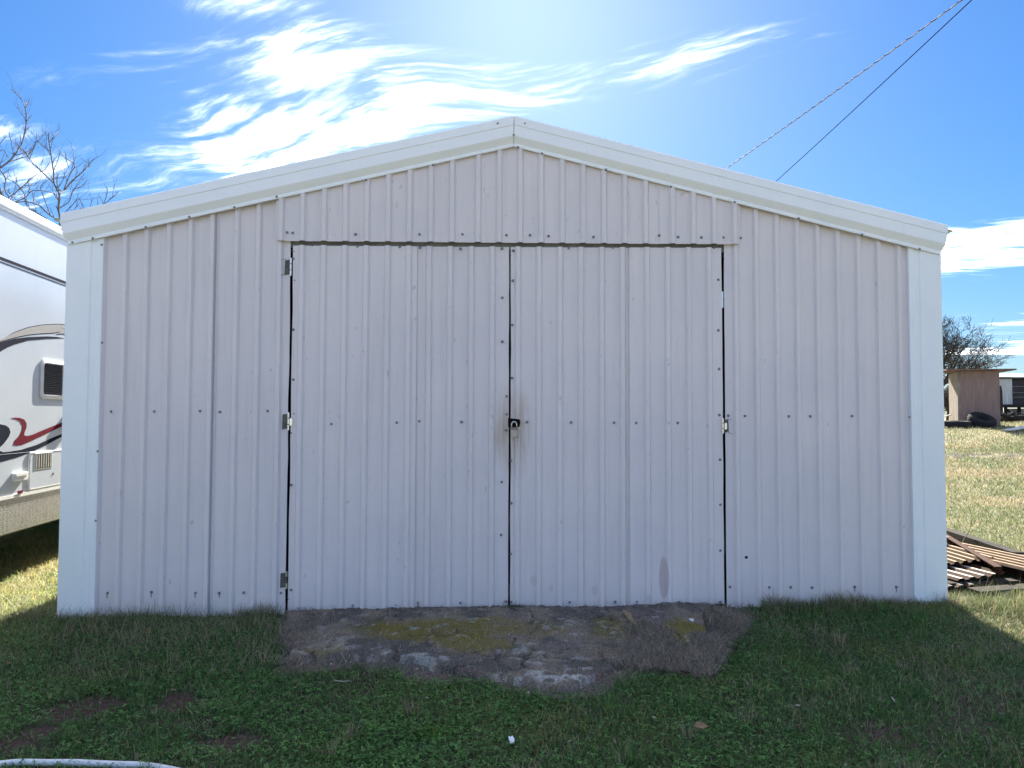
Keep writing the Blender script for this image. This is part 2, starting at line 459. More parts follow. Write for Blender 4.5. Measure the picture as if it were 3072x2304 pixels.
def dirt_spots(x, y):
    """worn spots of bare reddish soil in the turf"""
    d = ell(x, y, 240, 2125, 150, 40, 0.8, 3) + ell(x, y, 60, 2230, 90, 50, 0.8, 4) + ell(x, y, 700, 2235, 130, 32, 0.9, 5) \
        + ell(x, y, 520, 2110, 90, 30, 0.9, 6) + ell(x, y, 2640, 2215, 120, 50, 0.9, 7) * 0.8 + ell(x, y, 2980, 2120, 120, 60, 0.9, 8) * 0.6 \
        + ell(x, y, 560, 2170, 120, 22, 0.9, 9) * 0.7
    return np.clip(d, 0, 1)

def axis(parts):
    o = []
    for a, b, n in parts: o += list(np.linspace(a, b, n, endpoint=False))
    return np.array(o + [parts[-1][1]])
gx = axis([(-400, -60, 14), (-60, -12, 24), (-12, -4.6, 40), (-4.6, 4.6, 300), (4.6, 14, 80), (14, 60, 40), (60, 400, 14)])
gy = axis([(-120, -20, 14), (-20, -5, 30), (-5, -3, 30), (-3, 0.2, 128), (0.2, 6, 60), (6, 30, 90), (30, 90, 24), (90, 900, 16)])
X, Y = np.meshgrid(gx, gy)
Zg = H(X, Y)
c_soil = np.array([0.075, 0.062, 0.046]); c_turf = np.array([0.050, 0.080, 0.035]); c_straw = np.array([0.36, 0.31, 0.20])
cg = np.zeros(X.shape + (3,)) + c_soil
cg = lerp(cg, c_turf, sstep(0.35, 0.7, fbm(X, Y, 2.2, 4, 8)))
far_straw = np.clip(sstep(2.9, 3.9, np.abs(X)) * sstep(-2.5, 0.5, Y) + sstep(-4.8, -7.5, Y) + sstep(8, 14, Y), 0, 1)
cg = lerp(cg, c_straw, np.clip(far_straw * (0.70 + 0.5 * fbm(X, Y, 1.1, 4, 9)), 0, 1))
cg = lerp(cg, [0.19, 0.205, 0.11], sstep(0.40, 0.60, fbm(X, Y, 0.6, 4, 10)) * far_straw * sstep(-4, -1, Y) * 0.75)
# scraped pale strip and the dark burnt line across the right-hand field
strip = sstep(0, 1, (Y - 13.2) / 1.2 + 0.8 * (fbm(X, Y, 0.7, 3, 12) - 0.5)) * sstep(22.5, 20.0, Y) * sstep(3, 5, X)
cg = lerp(cg, [0.33, 0.28, 0.19], strip * 0.55)
burn = np.exp(-((Y - 11.6 - 0.5 * (fbm(X, Y, 0.8, 3, 13) - 0.5)) / 0.55) ** 2) * sstep(3, 5, X)
cg = lerp(cg, [0.09, 0.08, 0.075], np.clip(burn * 1.1, 0, 1) * sstep(0.3, 0.55, fbm(X, Y, 3.0, 3, 14)))
bm_ = bare_mask(X, Y).astype(float)
cg = lerp(cg, [0.155, 0.132, 0.112], bm_)
cg = lerp(cg, [0.17, 0.125, 0.108], bm_ * sstep(0.3, -0.3, X) * sstep(0.4, 0.65, fbm(X, Y, 4, 3, 15)))
cg = lerp(cg, [0.085, 0.056, 0.047], dirt_spots(X, Y))
ny, nx = X.shape
idx = np.arange(ny * nx).reshape(ny, nx)
fq = np.stack([idx[:-1, :-1], idx[:-1, 1:], idx[1:, 1:], idx[1:, :-1]], -1).reshape(-1, 4)
ground = fast_mesh('ground', np.stack([X, Y, Zg], -1).reshape(-1, 3), fq, cg.reshape(-1, 3), M_GROUND)
ground.data.polygons.foreach_set('use_smooth', [True] * len(ground.data.polygons))
tag(ground, kind='structure')

# cracked concrete apron in front of the doors
ax_ = np.arange(-1.80, 1.75, 0.0125); ay_ = np.arange(-1.75, 0.035, 0.0125)
X, Y = np.meshgrid(ax_, ay_)
wx, wy = warp_xy(X, Y, 0.11, 8.0)
ins = in_poly(wx, np.minimum(wy, 0.0), SLAB)
n1, n2, n3 = fbm(X, Y, 5, 4, 20), fbm(X, Y, 18, 4, 21), fbm(X, Y, 45, 3, 22)
ca = np.zeros(X.shape + (3,)) + np.array([0.265, 0.222, 0.172])
ca = lerp(ca, [0.110, 0.105, 0.095], sstep(0.42, 0.62, n1) * 0.85)
ca = lerp(ca, [0.20, 0.165, 0.15], sstep(0.52, 0.66, fbm(X, Y, 6, 4, 23)) * 0.7)
for (u, v, ru, rv, amt, sd) in ((1330, 1905, 270, 42, 0.95, 31), (1430, 1945, 120, 40, 0.95, 32), (1600, 1905, 120, 30, 0.5, 33), (1830, 1905, 75, 45, 0.7, 34),
                                (2050, 1898, 75, 32, 1.0, 35), (2055, 1945, 42, 34, 0.95, 36), (985, 1968, 65, 20, 0.6, 37), (1130, 1900, 80, 30, 0.5, 38)):
    ca = lerp(ca, np.array([0.215, 0.175, 0.035]), ell(X, Y, u, v, ru, rv, 0.55, sd) * amt * (0.65 + 0.6 * (n3 - 0.3)).clip(0, 1))
for (u, v, ru, rv, amt, sd) in ((1080, 1986, 150, 14, 0.7, 41), (1240, 2000, 120, 16, 0.6, 42), (1690, 2052, 110, 26, 0.95, 43), (1580, 2045, 160, 16, 0.6, 44),
                                (1620, 1985, 110, 45, 0.45, 45), (1000, 1955, 160, 30, 0.3, 46)):
    ca = lerp(ca, [0.52, 0.51, 0.48], ell(X, Y, u, v, ru, rv, 0.9, sd) * amt * sstep(0.46, 0.60, n2))
ca = lerp(ca, [0.42, 0.42, 0.40], sstep(0.69, 0.76, n2) * 0.55)
for (u, v, ru, rv, amt, sd) in ((960, 2000, 130, 20, 0.8, 47), (1830, 2050, 90, 30, 0.9, 48), (830, 1990, 60, 50, 0.6, 49), (1350, 2035, 200, 14, 0.5, 50)):
    ca = lerp(ca, [0.20, 0.135, 0.115], ell(X, Y, u, v, ru, rv, 0.8, sd) * amt)
# distance-like edge falloff so the slab tips under the soil
e = ins.astype(float)
for _ in range(3):
    e[1:-1, 1:-1] = (e[1:-1, 1:-1] * 2 + e[:-2, 1:-1] + e[2:, 1:-1] + e[1:-1, :-2] + e[1:-1, 2:]) / 6
crack = np.abs(fbm(X + 0.05 * n2, Y, 2.3, 3, 24) - 0.5); ck = sstep(0.012, 0.002, crack)
ca = lerp(ca, [0.05, 0.045, 0.04], ck * 0.8)
Za = H(X, Y) - 0.03 + 0.070 * sstep(0.25, 0.75, e) + 0.022 * (n2 - 0.5) + 0.018 * (n3 - 0.5) + 0.02 * (n1 - 0.5) - 0.012 * ck
Za = Za - 0.03 * sstep(-0.03, 0.01, Y)
ny, nx = X.shape; idx = np.arange(ny * nx).reshape(ny, nx)
keep = (e[:-1, :-1] > 0.02) | (e[1:, 1:] > 0.02)
fq = np.stack([idx[:-1, :-1], idx[:-1, 1:], idx[1:, 1:], idx[1:, :-1]], -1)[keep]
used = np.unique(fq); rm = -np.ones(ny * nx, int); rm[used] = np.arange(len(used))
apron = fast_mesh('concrete_apron', np.stack([X, Y, Za], -1).reshape(-1, 3)[used], rm[fq], ca.reshape(-1, 3)[used], M_APRON)
apron.data.polygons.foreach_set('use_smooth', [True] * len(apron.data.polygons))
tag(apron, kind='structure')

# ------------------------------------------------------------------ the shed
SHED_D = 7.2
EAVE, APEX = 2.919, 3.7015
SLOPE = (APEX - EAVE) / 3.3
def rake(x): return APEX - SLOPE * abs(x)
shed = empty('metal_shed', (0, 0, 0))
tag(shed, 'white ribbed metal gable shed with padlocked double doors', 'shed')

PITCH_R, RIB_H, RIB_TOP, RIB_RUN = 0.1588, 0.025, 0.027, 0.014
def sheet(name, x0, x1, zb, zt, y0, phase, mat, parent, edge_l=None, edge_r=None, rows=1, pitch=PITCH_R):
    """ribbed sheet, ribs proud towards the camera; zb, zt functions of x; edge_* give an x-offset along z"""
    xs = [x0]
    k0 = math.floor((x0 - phase) / pitch) - 1
    ks = range(k0, k0 + int((x1 - x0) / pitch) + 4)
    for k in ks:
        c = phase + k * pitch
        for off in (-RIB_TOP / 2 - RIB_RUN, -RIB_TOP / 2, RIB_TOP / 2, RIB_TOP / 2 + RIB_RUN):
            if x0 + 0.004 < c + off < x1 - 0.004: xs.append(c + off)
    xs.append(x1)
    def prof(x):
        d = abs(((x - phase + pitch / 2) % pitch) - pitch / 2)
        return RIB_H * min(1, max(0, (RIB_TOP / 2 + RIB_RUN - d) / RIB_RUN))
    T = 0.0012
    m = MB(); n = len(xs)
    for lay in (0, 1):
        for r in range(rows + 1):
            for i, x in enumerate(xs):
                f = r / rows; z = zb(x) * (1 - f) + zt(x) * f; xx = x
                if i == 0 and edge_l: xx += edge_l(z)
                if i == n - 1 and edge_r: xx += edge_r(z)
                m.v.append((xx, y0 - prof(x) + lay * T, z))
    L = n * (rows + 1)
    for r in range(rows):
        for i in range(n - 1):
            a = r * n + i
            m.f.append((a, a + 1, a + 1 + n, a + n)); m.f.append((L + a, L + a + n, L + a + 1 + n, L + a + 1))
    for i in range(n - 1):
        a = i; m.f.append((a, L + a, L + a + 1, a + 1)); a = rows * n + i; m.f.append((a, a + 1, L + a + 1, L + a))
    for r in range(rows):
        a = r * n; m.f.append((a, a + n, L + a + n, L + a)); a = r * n + n - 1; m.f.append((a, L + a, L + a + n, a + n))
    return m.build(name, mat, parent, fix=False)

def jag(amp, s, seed):
    return lambda z: float(amp * (fbm(np.array([z * s]), np.array([seed * 1.7]), 1.0, 3, seed)[0] - 0.5) * 2)

wall_top = lambda x: rake(x) - 0.10
base_l = lambda x: -0.10
# left wall: two sheets, the right one lapped over
sheet('wall_sheet', -3.10, -2.198, base_l, wall_top, -0.0035, on_wall(367, 1235).x, M_PANEL, shed)
sheet('wall_sheet', -2.206, -1.667, base_l, wall_top, 0.0, on_wall(703, 1235).x, M_PANEL, shed, edge_r=jag(0.006, 3, 1), rows=24)
# right wall
sheet('wall_sheet', 1.612, 2.226, base_l, wall_top, -0.003, on_wall(2271, 1235).x, M_PANEL, shed, edge_l=jag(0.005, 3, 2), rows=24)
sheet('wall_sheet', 2.220, 3.10, base_l, wall_top, 0.0, on_wall(2271, 1235).x, M_PANEL, shed)
# header over the doors, proud of the walls, in three lapped sheets
hz = lambda x: 2.748 + 0.004 * x
HY = -0.027
sheet('header_sheet', -1.775, -0.345, hz, wall_top, HY, on_wall(1040, 600).x, M_PANEL, shed)
sheet('header_sheet', -0.350, 1.116, hz, wall_top, HY + 0.002, on_wall(1560, 600).x, M_PANEL, shed)
sheet('header_sheet', 1.110, 1.730, hz, wall_top, HY - 0.003, on_wall(2075, 600).x, M_PANEL, shed)
MB().box(-1.72, 1.68, 0.012, 0.06, 2.70, 2.95).build('header_beam', M_GREYBEAM, shed)
for xa, xb in ((-1.80, -1.735), (1.675, 1.74)): MB().box(xa, xb, 0.006, 0.09, -0.2, 3.0).build('door_post', M_DARK, shed)
for xa, xb in ((-3.2, -1.802), (1.742, 3.2)): MB().box(xa, xb, 0.006, 0.07, 1.44, 1.50).build('wall_girt', M_DARK, shed)

# rake fascia, one length each side, meeting at the ridge
FP = [(0.18, 0.012), (-0.078, 0.0), (-0.085, -0.008), (-0.088, -0.070), (-0.083, -0.074), (-0.086, -0.152), (-0.082, -0.160),
      (-0.052, -0.203), (-0.057, -0.207), (-0.057, -0.226), (-0.046, -0.228)]
for sgn in (-1, 1):
    m = MB(); xs_ = [0.002 * sgn, 3.315 * sgn]; n = len(FP); T = 0.0015
    for lay in (0, 1):
        for x in xs_:
            for i, (y, z) in enumerate(FP):
                xe = x + (0.0 if abs(x) < 1 else sgn * (-0.10) * max(0, (-z - 0.10)) / 0.13 * 0.45)
                m.v.append((xe, y + lay * T, rake(x) + z - lay * T * 0.5))
    L = 2 * n
    for i in range(n - 1):
        m.f.append((i, i + 1, n + i + 1, n + i)); m.f.append((L + i, L + n + i, L + n + i + 1, L + i + 1))
        m.f.append((i, L + i, L + i + 1, i + 1)); m.f.append((n + i, n + i + 1, L + n + i + 1, L + n + i))
    m.f.append((0, n, L + n, L)); m.f.append((n - 1, L + n - 1, L + 2 * n - 1, 2 * n - 1))
    m.build('rake_fascia', M_TRIM, shed)
    # plain-faced fascia end cap, filling the profile
# corner trims: wide folded boards wrapping the corners
for sgn, xin in ((-1, on_wall(317, 728).x), (1, on_wall(2722, 1000).x)):
    xo = 3.285 * sgn
    pr = [(xin, -0.001), (xin, -0.034), (xin + sgn * 0.035, -0.036), (xin + sgn * 0.043, -0.030), (xin + sgn * 0.080, -0.030), (xin + sgn * 0.088, -0.038), (xo, -0.042), (xo, 0.20)]
    m = MB(); n = len(pr)
    for (x, y) in pr: m.v.append((x, y, -0.15))
    for (x, y) in pr: m.v.append((x, y, rake(x) - 0.19))
    inner = [(x - sgn * 0.0015 if i >= n - 2 else (x + sgn * 0.0015 if i < 2 else x), y + 0.0015) for i, (x, y) in enumerate(pr)]
    for (x, y) in inner: m.v.append((x, y, -0.15))
    for (x, y) in inner: m.v.append((x, y, rake(x) - 0.19))
    for i in range(n - 1):
        m.f.append((i, i + 1, n + i + 1, n + i)); m.f.append((2 * n + i, 3 * n + i, 3 * n + i + 1, 2 * n + i + 1))
    m.build('corner_trim', M_TRIM, shed, fix=False)

# side and rear walls, roof
def side_wall(sgn):
    m = MB(); x = 3.262 * sgn; y = 0.02; ys = []
    while y < SHED_D:
        ys += [(y, 0), (y + 0.10, 0), (y + 0.115, 1), (y + 0.14, 1), (y + 0.155, 0)]; y += PITCH_R
    for (yy, r) in ys:
        m.v.append((x + sgn * 0.018 * r, yy, -0.15)); m.v.append((x + sgn * 0.018 * r, yy, EAVE - 0.05))
    for i in range(len(ys) - 1): m.f.append((2 * i, 2 * i + 2, 2 * i + 3, 2 * i + 1))
    m.build('side_wall', M_PANEL, shed, fix=False)
side_wall(-1); side_wall(1)
m = MB(); m.add([(-3.25, SHED_D, -0.1), (3.25, SHED_D, -0.1), (3.25, SHED_D, EAVE - 0.03), (0, SHED_D, APEX - 0.03), (-3.25, SHED_D, EAVE - 0.03),
                 (-3.25, SHED_D + .03, -0.1), (3.25, SHED_D + .03, -0.1), (3.25, SHED_D + .03, EAVE - 0.03), (0, SHED_D + .03, APEX - 0.03), (-3.25, SHED_D + .03, EAVE - 0.03)],
                [(0, 1, 2, 3, 4), (9, 8, 7, 6, 5), (0, 5, 6, 1), (1, 6, 7, 2), (2, 7, 8, 3), (3, 8, 9, 4), (4, 9, 5, 0)])
m.build('rear_wall', M_PANEL, shed)
for sgn in (-1, 1):
    m = MB(); y = -0.045; pts = []
    while y < SHED_D + 0.1:
        pts += [(y, 0), (y + 0.10, 0), (y + 0.115, 1), (y + 0.14, 1), (y + 0.155, 0)]; y += PITCH_R
    X1 = 3.385
    for (yy, r) in pts:
        for x in (0, X1): m.v.append((sgn * x, yy, APEX - SLOPE * x - 0.022 + 0.016 * r))
    for i in range(len(pts) - 1): m.f.append((2 * i, 2 * i + 1, 2 * i + 3, 2 * i + 2))
    k = len(m.v)
    for (yy, r) in pts:
        for x in (0, X1): m.v.append((sgn * x, yy, APEX - SLOPE * x - 0.026 + 0.016 * r))
    for i in range(len(pts) - 1): m.f.append((k + 2 * i, k + 2 * i + 2, k + 2 * i + 3, k + 2 * i + 1))
    m.build('roof_sheet', M_ROOF, shed, fix=False)
# added unseen dark screen behind the front so the gaps read as an unlit interior
MB().box(-3.2, 3.2, 0.9, 0.95, -0.1, 2.85).build('gap_dark_screen', M_DARK, shed)
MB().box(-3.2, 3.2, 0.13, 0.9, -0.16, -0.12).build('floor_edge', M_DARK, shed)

# ---- doors
DY = 0.004
DB = lambda x: 0.020 + 0.006 * x
DT = lambda x: 2.722 + 0.006 * x
def door(xl, xr, xm, ph1, ph2, seeds, label, o1, o2):
    m = MB()
    for x in (xl + 0.05, xr - 0.05): m.box(x - 0.025, x + 0.025, DY + 0.006, DY + 0.046, 0.06, 2.70)
    for z in (0.10, 1.37, 2.66): m.box(xl + 0.075, xr - 0.075, DY + 0.006, DY + 0.046, z - 0.025, z + 0.025)
    d = m.build('door', M_DARK, shed)
    d['label'] = label
    sheet('door_sheet', xl, xm + 0.004, DB, DT, DY - o1, ph1, M_PANEL, d, edge_l=jag(0.005, 4, seeds[0]), rows=28)
    sheet('door_sheet', xm - 0.002, xr, lambda x: DB(x) + 0.012, DT, DY - o2, ph2, M_PANEL, d, edge_r=jag(0.003, 4, seeds[1]), rows=28)
    return d
door_l = door(-1.646, -0.030, -0.727, on_wall(1030, 1235).x, on_wall(1284, 1235).x, (3, 4), 'left leaf of the ribbed double door', 0.010, 0.0)
door_r = door(-0.015, 1.593, 0.884, on_wall(1616, 1235).x, on_wall(2066, 1235).x, (5, 6), 'right leaf of the ribbed double door', 0.0, 0.008)

# ---- screws: hex head on a dark washer
def screw_mesh():
    me = MB(); n = 8
    prof = [(0.0105, 0.0), (0.0105, -0.0022), (0.0062, -0.0030), (0.0058, -0.0080), (0.003, -0.0092)]
    for r, y in prof:
        for j in range(n):
            a = 2 * math.pi * j / n; me.v.append((r * math.cos(a), y, r * math.sin(a)))
    for i in range(len(prof) - 1):
        for j in range(n):
            me.f.append((i * n + j, i * n + (j + 1) % n, (i + 1) * n + (j + 1) % n, (i + 1) * n + j))
    me.f.append(tuple((len(prof) - 1) * n + j for j in range(n)))
    mesh = bpy.data.meshes.new('screw'); mesh.from_pydata(me.v, [], me.f)
    mesh.materials.append(M_SCREW); mesh.materials.append(M_WASHER)
    for i, p in enumerate(mesh.polygons): p.material_index = 1 if i < n * 2 else 0
    return mesh
SCREW = screw_mesh()
def screws(lst, parent, y, k=1.0, s=1.0):
    for u, v in lst:
        p = on_wall(u * k, v * k, y); inst('screw', SCREW, (p.x, y, p.z), parent, (0, random.random() * 3, 0), s * random.uniform(0.9, 1.1))
K = 3072 / 2212
screws([(240, 889), (333, 889), (432, 888), (475, 890), (578, 888), (232, 1281), (327, 1279), (422, 1281), (473, 1281), (526, 1280), (607, 1281)], shed, -0.0055, K)
screws([(620, 502), (632, 503), (768, 506), (886, 504), (906, 506), (999, 506), (1094, 508), (1145, 508), (1185, 510), (1282, 512), (1424, 509), (1465, 512),
        (1515, 513), (1563, 513), (1600, 514)], shed, HY - 0.004, K)
screws([(2185, 1247), (2235, 1248), (2366, 1249), (2431, 1249), (2556, 1248), (2190, 1761), (2308, 1762), (2372, 1762), (2436, 1763), (2564, 1761), (2689, 1761)], shed, -0.0035)
screws([(2728, 1251), (306, 1028), (293, 1354), (287, 1562), (305, 734)], shed, -0.0365, 1.0, 0.8)
screws([(1072, 739), (1199, 741), (1260, 743), (1381, 746), (1506, 746)], door_l, DY - 0.0105)
screws([(1507, 893), (1507, 1025), (1520, 1189), (1520, 1243), (1519, 1290), (1505, 1446), (1503, 1605), (1518, 1805), (994, 1272), (1190, 1268), (1258, 1264), (1385, 1266),
        (880, 989), (880, 1139), (874, 1455), (1058, 1817), (1254, 1808), (1381, 1809), (880, 776), (873, 1770)], door_l, DY - 0.0105)
screws([(1540, 752), (1706, 745), (1839, 742), (1890, 743), (2142, 742)], door_r, DY - 0.0085)
screws([(1538, 842), (1537, 975), (1536, 1134), (1533, 1382), (1533, 1509), (1532, 1662), (1533, 1806), (1581, 1266), (1713, 1267), (1842, 1268), (1908, 1269), (2033, 1269),
        (2155, 839), (2155, 991), (2157, 1107), (2158, 1245), (2160, 1379), (2161, 1514), (2161, 1652), (2161, 1807), (1709, 1807), (1845, 1806), (1910, 1806), (2037, 1806)], door_r, DY - 0.0085)
screws([(217, 727), (278, 715), (437, 681), (568, 651), (703, 622), (830, 590), (1098, 540), (1299, 495), (1554, 442), (1626, 460), (1818, 509), (2013, 560), (2204, 606), (2396, 655), (2586, 704), (2759, 747)], shed, -0.0575, 1.0, 0.85)
screws([(1493, 370), (1575, 370), (1541, 404)], shed, -0.088, 1.0, 0.7)
# drill holes that lost their screws
hole = MB()
for j in range(8): hole.v.append((0.0062 * math.cos(j * math.pi / 4), 0, 0.0062 * math.sin(j * math.pi / 4)))
hole.f.append(tuple(range(8))); hm = bpy.data.meshes.new('drill_hole'); hm.from_pydata(hole.v, [], hole.f); hm.materials.append(M_HOLE)
for (u, v, s_, par) in ((2239, 1672, 1.9, shed), (884, 841, 0.8, door_l), (937, 738, 0.7, door_l), (882, 755, 0.7, door_l), (882, 1241, 0.8, door_l), (874, 1299, 0.9, door_l),
                        (864, 1798, 0.8, door_l), (2131, 825, 0.9, door_r), (1188, 1815, 0.8, door_l)):
    p = on_wall(u, v, -0.0045); inst('drill_hole', hm, (p.x, -0.0055 if par is shed else DY - 0.0112, p.z), par, (0, 0, 0), s_)

# ---- hinges in their cut-outs
def hinge(u, v, hgt, mode, tilt=0.0):
    c = on_wall(u, v, -0.02); h = empty('hinge', (c.x, -0.006, c.z), 0, shed)
    sg = -1 if mode.startswith('L') else 1
    wpl = 0.042
    xa, xb = sorted((sg * 0.004, sg * (0.004 + wpl)))
    MB().add([(xa, -0.002, -hgt / 2), (xb, -0.002, -hgt / 2 + 0.008), (xb - 0.004, -0.002, hgt / 2), (xa + 0.003, -0.002, hgt / 2 - 0.004)] +
             [(xa, 0.003, -hgt / 2), (xb, 0.003, -hgt / 2 + 0.008), (xb - 0.004, 0.003, hgt / 2), (xa + 0.003, 0.003, hgt / 2 - 0.004)],
             [(0, 1, 2, 3), (7, 6, 5, 4), (0, 4, 5, 1), (1, 5, 6, 2), (2, 6, 7, 3), (3, 7, 4, 0)]).build('hinge_leaf', M_RUSTSTEEL, h)
    n = 3
    for i in range(n):
        z0 = -hgt * 0.58 + i * hgt * 1.2 / n
        MB().tube([(0, -0.004, z0 + 0.003), (0, -0.004, z0 + hgt * 1.2 / n - 0.003)], 0.0075, 10).build('hinge_knuckle', M_STEEL if (i != 1 or mode != 'Lb') else M_RUSTSTEEL, h)
    if mode in ('Lm', 'Rm'):
        xs2 = sorted((-sg * 0.010, -sg * 0.030)) if mode == 'Lm' else sorted((sg * 0.012, sg * 0.030))
        MB().box(xs2[0], xs2[1], -0.0075, -0.003, -hgt * 0.25, hgt * 0.22).build('hinge_plate', M_STEEL, h)
    if mode in ('Lt', 'Rm'):
        for zz_, dx in ((hgt * 0.52, 0.012), (-hgt * 0.5, 0.016)):
            MB().beam((sg * 0.03, -0.022, zz_), (sg * (0.05 + dx), -0.024, zz_ - 0.006), 0.003, 0.003).build('bent_wire', M_RUSTSTEEL, h)
hinge(871, 801, 0.115, 'Lt'); hinge(864, 1265, 0.115, 'Lm'); hinge(858, 1742, 0.11, 'Lb'); hinge(2170, 1278, 0.10, 'Rm')
p = on_wall(2168, 898, 0); MB().box(p.x - 0.006, p.x + 0.004, -0.002, 0.004, p.z - 0.065, p.z + 0.06).build('door_gap_strip', M_STEEL, shed)  # bright strip stands in for sunlight leaking through the door gap
p = on_wall(2171, 1640, 0); MB().box(p.x - 0.005, p.x + 0.005, 0.004, 0.01, p.z - 0.07, p.z + 0.07).build('door_gap_strip', M_GREYBEAM, shed)

# ---- hasp cut-out and padlock
c = on_wall(1542, 1268, -0.004)
hp = MB().prism([(-0.045, -0.032), (-0.010, -0.036), (0.040, -0.030), (0.046, -0.012), (0.046, 0.018), (0.036, 0.027), (-0.045, 0.033)], lambda a, b, d: (c.x + a, -0.0225 - d, c.z + b), 0.0015)
hp.build('hasp', M_HOLE, shed)
m = MB(); m.box(c.x - 0.008, c.x + 0.006, -0.042, -0.024, c.z - 0.004, c.z + 0.004)
m.build('hasp_staple', M_RUSTSTEEL, shed)
lock = empty('padlock', (c.x - 0.001, -0.046, c.z - 0.096))
tag(lock, 'small steel padlock with long shackle hanging on the door hasp', 'padlock')
arc = [(-0.019, 0, 0.034), (-0.019, 0, 0.085)] + [(0.019 * math.cos(a), 0, 0.085 + 0.019 * math.sin(a)) for a in np.linspace(math.pi * 0.9, math.pi * 0.1, 7)] + [(0.019, 0, 0.085), (0.019, 0, 0.034)]
MB().tube(arc, 0.0042, 8).build('shackle', M_STEEL, lock, smooth=True)
m = MB()
for i in range(7): m.box(-0.0255 - (i % 2) * 0.0006, 0.0255 + (i % 2) * 0.0006, -0.012 - (i % 2) * 0.0008, 0.012, 0.002 + i * 0.0053, 0.0068 + i * 0.0053)
m.box(-0.020, 0.020, -0.010, 0.010, -0.006, 0.002)
m.build('lock_body', M_LOCK, lock)

# ------------------------------------------------------------------ travel trailer on the left
RV_ANG = math.radians(5.0)
RVD = Vector((-math.sin(RV_ANG), math.cos(RV_ANG), 0)); RVN = Vector((math.cos(RV_ANG), math.sin(RV_ANG), 0))
RVP = at_depth(190, 1245, 7.7); RVP = Vector((RVP.x, RVP.y, 0))
def rv(u, v):
    d = ray(u, v); t = (RVP - CAM_POS).dot(RVN) / d.dot(RVN); p = CAM_POS + d * t
    return ((p - RVP).dot(RVD), p.z)
RVZ = Hs(RVP.x, RVP.y)
trailer = empty('travel_trailer', (RVP.x, RVP.y, 0.0), RV_ANG)
tag(trailer, 'white travel trailer with navy and maroon swooshes parked beside the shed', 'trailer')
def rvfn(off): return lambda a, b, d: (off + d, a, b)

def gel_mat():
    m, t, b = new_mat('gelcoat_white')
    p = pos(t); n = t.noise(p, 1.2, 3, 0.5); n2 = t.noise(p, 55, 3, 0.6)
    st = t.noise(t.mapping(p, (14, 14, 0.8)), 1.0, 4, 0.6)
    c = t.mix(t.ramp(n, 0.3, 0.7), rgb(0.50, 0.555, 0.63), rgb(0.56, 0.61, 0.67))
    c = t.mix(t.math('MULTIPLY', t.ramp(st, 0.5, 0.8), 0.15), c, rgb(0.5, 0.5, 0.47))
    t.l.new(c, b.inputs['Base Color']); b.inputs['Roughness'].default_value = 0.22
    bump(t, b, t.math('ADD', n, t.math('MULTIPLY', n2, 0.01)), 0.10, 0.02)
    return m
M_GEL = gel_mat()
M_VINYLW = simple('white_vinyl', (0.78, 0.78, 0.76), 0.35, 0, 0.06)
M_NAVY = simple('navy_vinyl', (0.010, 0.015, 0.032), 0.8, 0, 0.2, spec=0.03)
M_RED = simple('maroon_vinyl', (0.15, 0.010, 0.026), 0.8, 0, 0.15, spec=0.03)
M_BEIGE = simple('beige_vinyl', (0.36, 0.35, 0.33), 0.35, 0, 0.08)
M_GLASS = simple('tinted_glass', (0.010, 0.012, 0.016), 0.08, 0, 0.1, spec=0.2)
M_BLIND = simple('blind_slat', (0.010, 0.011, 0.015), 0.9)
M_DIAM = simple('diamond_plate', (0.46, 0.455, 0.44), 0.27, 1.0, 0.12, 20)
M_TYRE = simple('tyre_rubber', (0.022, 0.022, 0.024), 0.85, 0, 0.35, 25, 0.3)

zt0, zt1 = rv(0, 645)[1], rv(196, 690)[1]
ztop = (zt0 + zt1) / 2
sb0, zb0 = rv(0, 1501); sb1, zb1 = rv(194, 1455)
zsk = (zb0 + zb1) / 2
sl0, zl0 = rv(0, 1615); sl1, zl1 = rv(193, 1548)
zlo = (zl0 + zl1) / 2
S0, S1 = -3.4, 5.6
RW = 2.45
# body shell: flat side, radiused roof edge
prof = [(0, zsk - 0.01), (0, ztop - 0.02), (-0.02, ztop + 0.02), (-0.10, ztop + 0.07), (-0.35, ztop + 0.10), (-RW / 2, ztop + 0.12), (-RW + 0.35, ztop + 0.10), (-RW + 0.1, ztop + 0.07), (-RW, ztop - 0.02), (-RW, zsk - 0.01)]
m = MB(); n = len(prof)
for s_ in (S0, S1):
    for (x, z) in prof: m.v.append((x, s_, z))
for i in range(n): m.f.append((i, (i + 1) % n, n + (i + 1) % n, n + i))
m.f.append(tuple(range(n))); m.f.append(tuple(range(2 * n - 1, n - 1, -1)))
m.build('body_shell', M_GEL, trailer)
# roof edge moulding: stepped bright strip following the roof line
zm = [rv(0, y)[1] for y in (601, 622, 640)]
m = MB(); pm = [(0.001, ztop - 0.03), (0.012, ztop - 0.026), (0.012, ztop - 0.002), (0.020, ztop + 0.004), (0.022, ztop + 0.030), (0.010, ztop + 0.046), (0.012, ztop + 0.075), (-0.02, ztop + 0.10), (-0.12, ztop + 0.085)]
n = len(pm)
for s_ in (S0, S1):
    for (x, z) in pm: m.v.append((x, s_, z))
for i in range(n): m.f.append((i, (i + 1) % n, n + (i + 1) % n, n + i))
m.f.append(tuple(range(n))); m.f.append(tuple(range(2 * n - 1, n - 1, -1)))
m.build('roof_moulding', M_VINYLW, trailer)
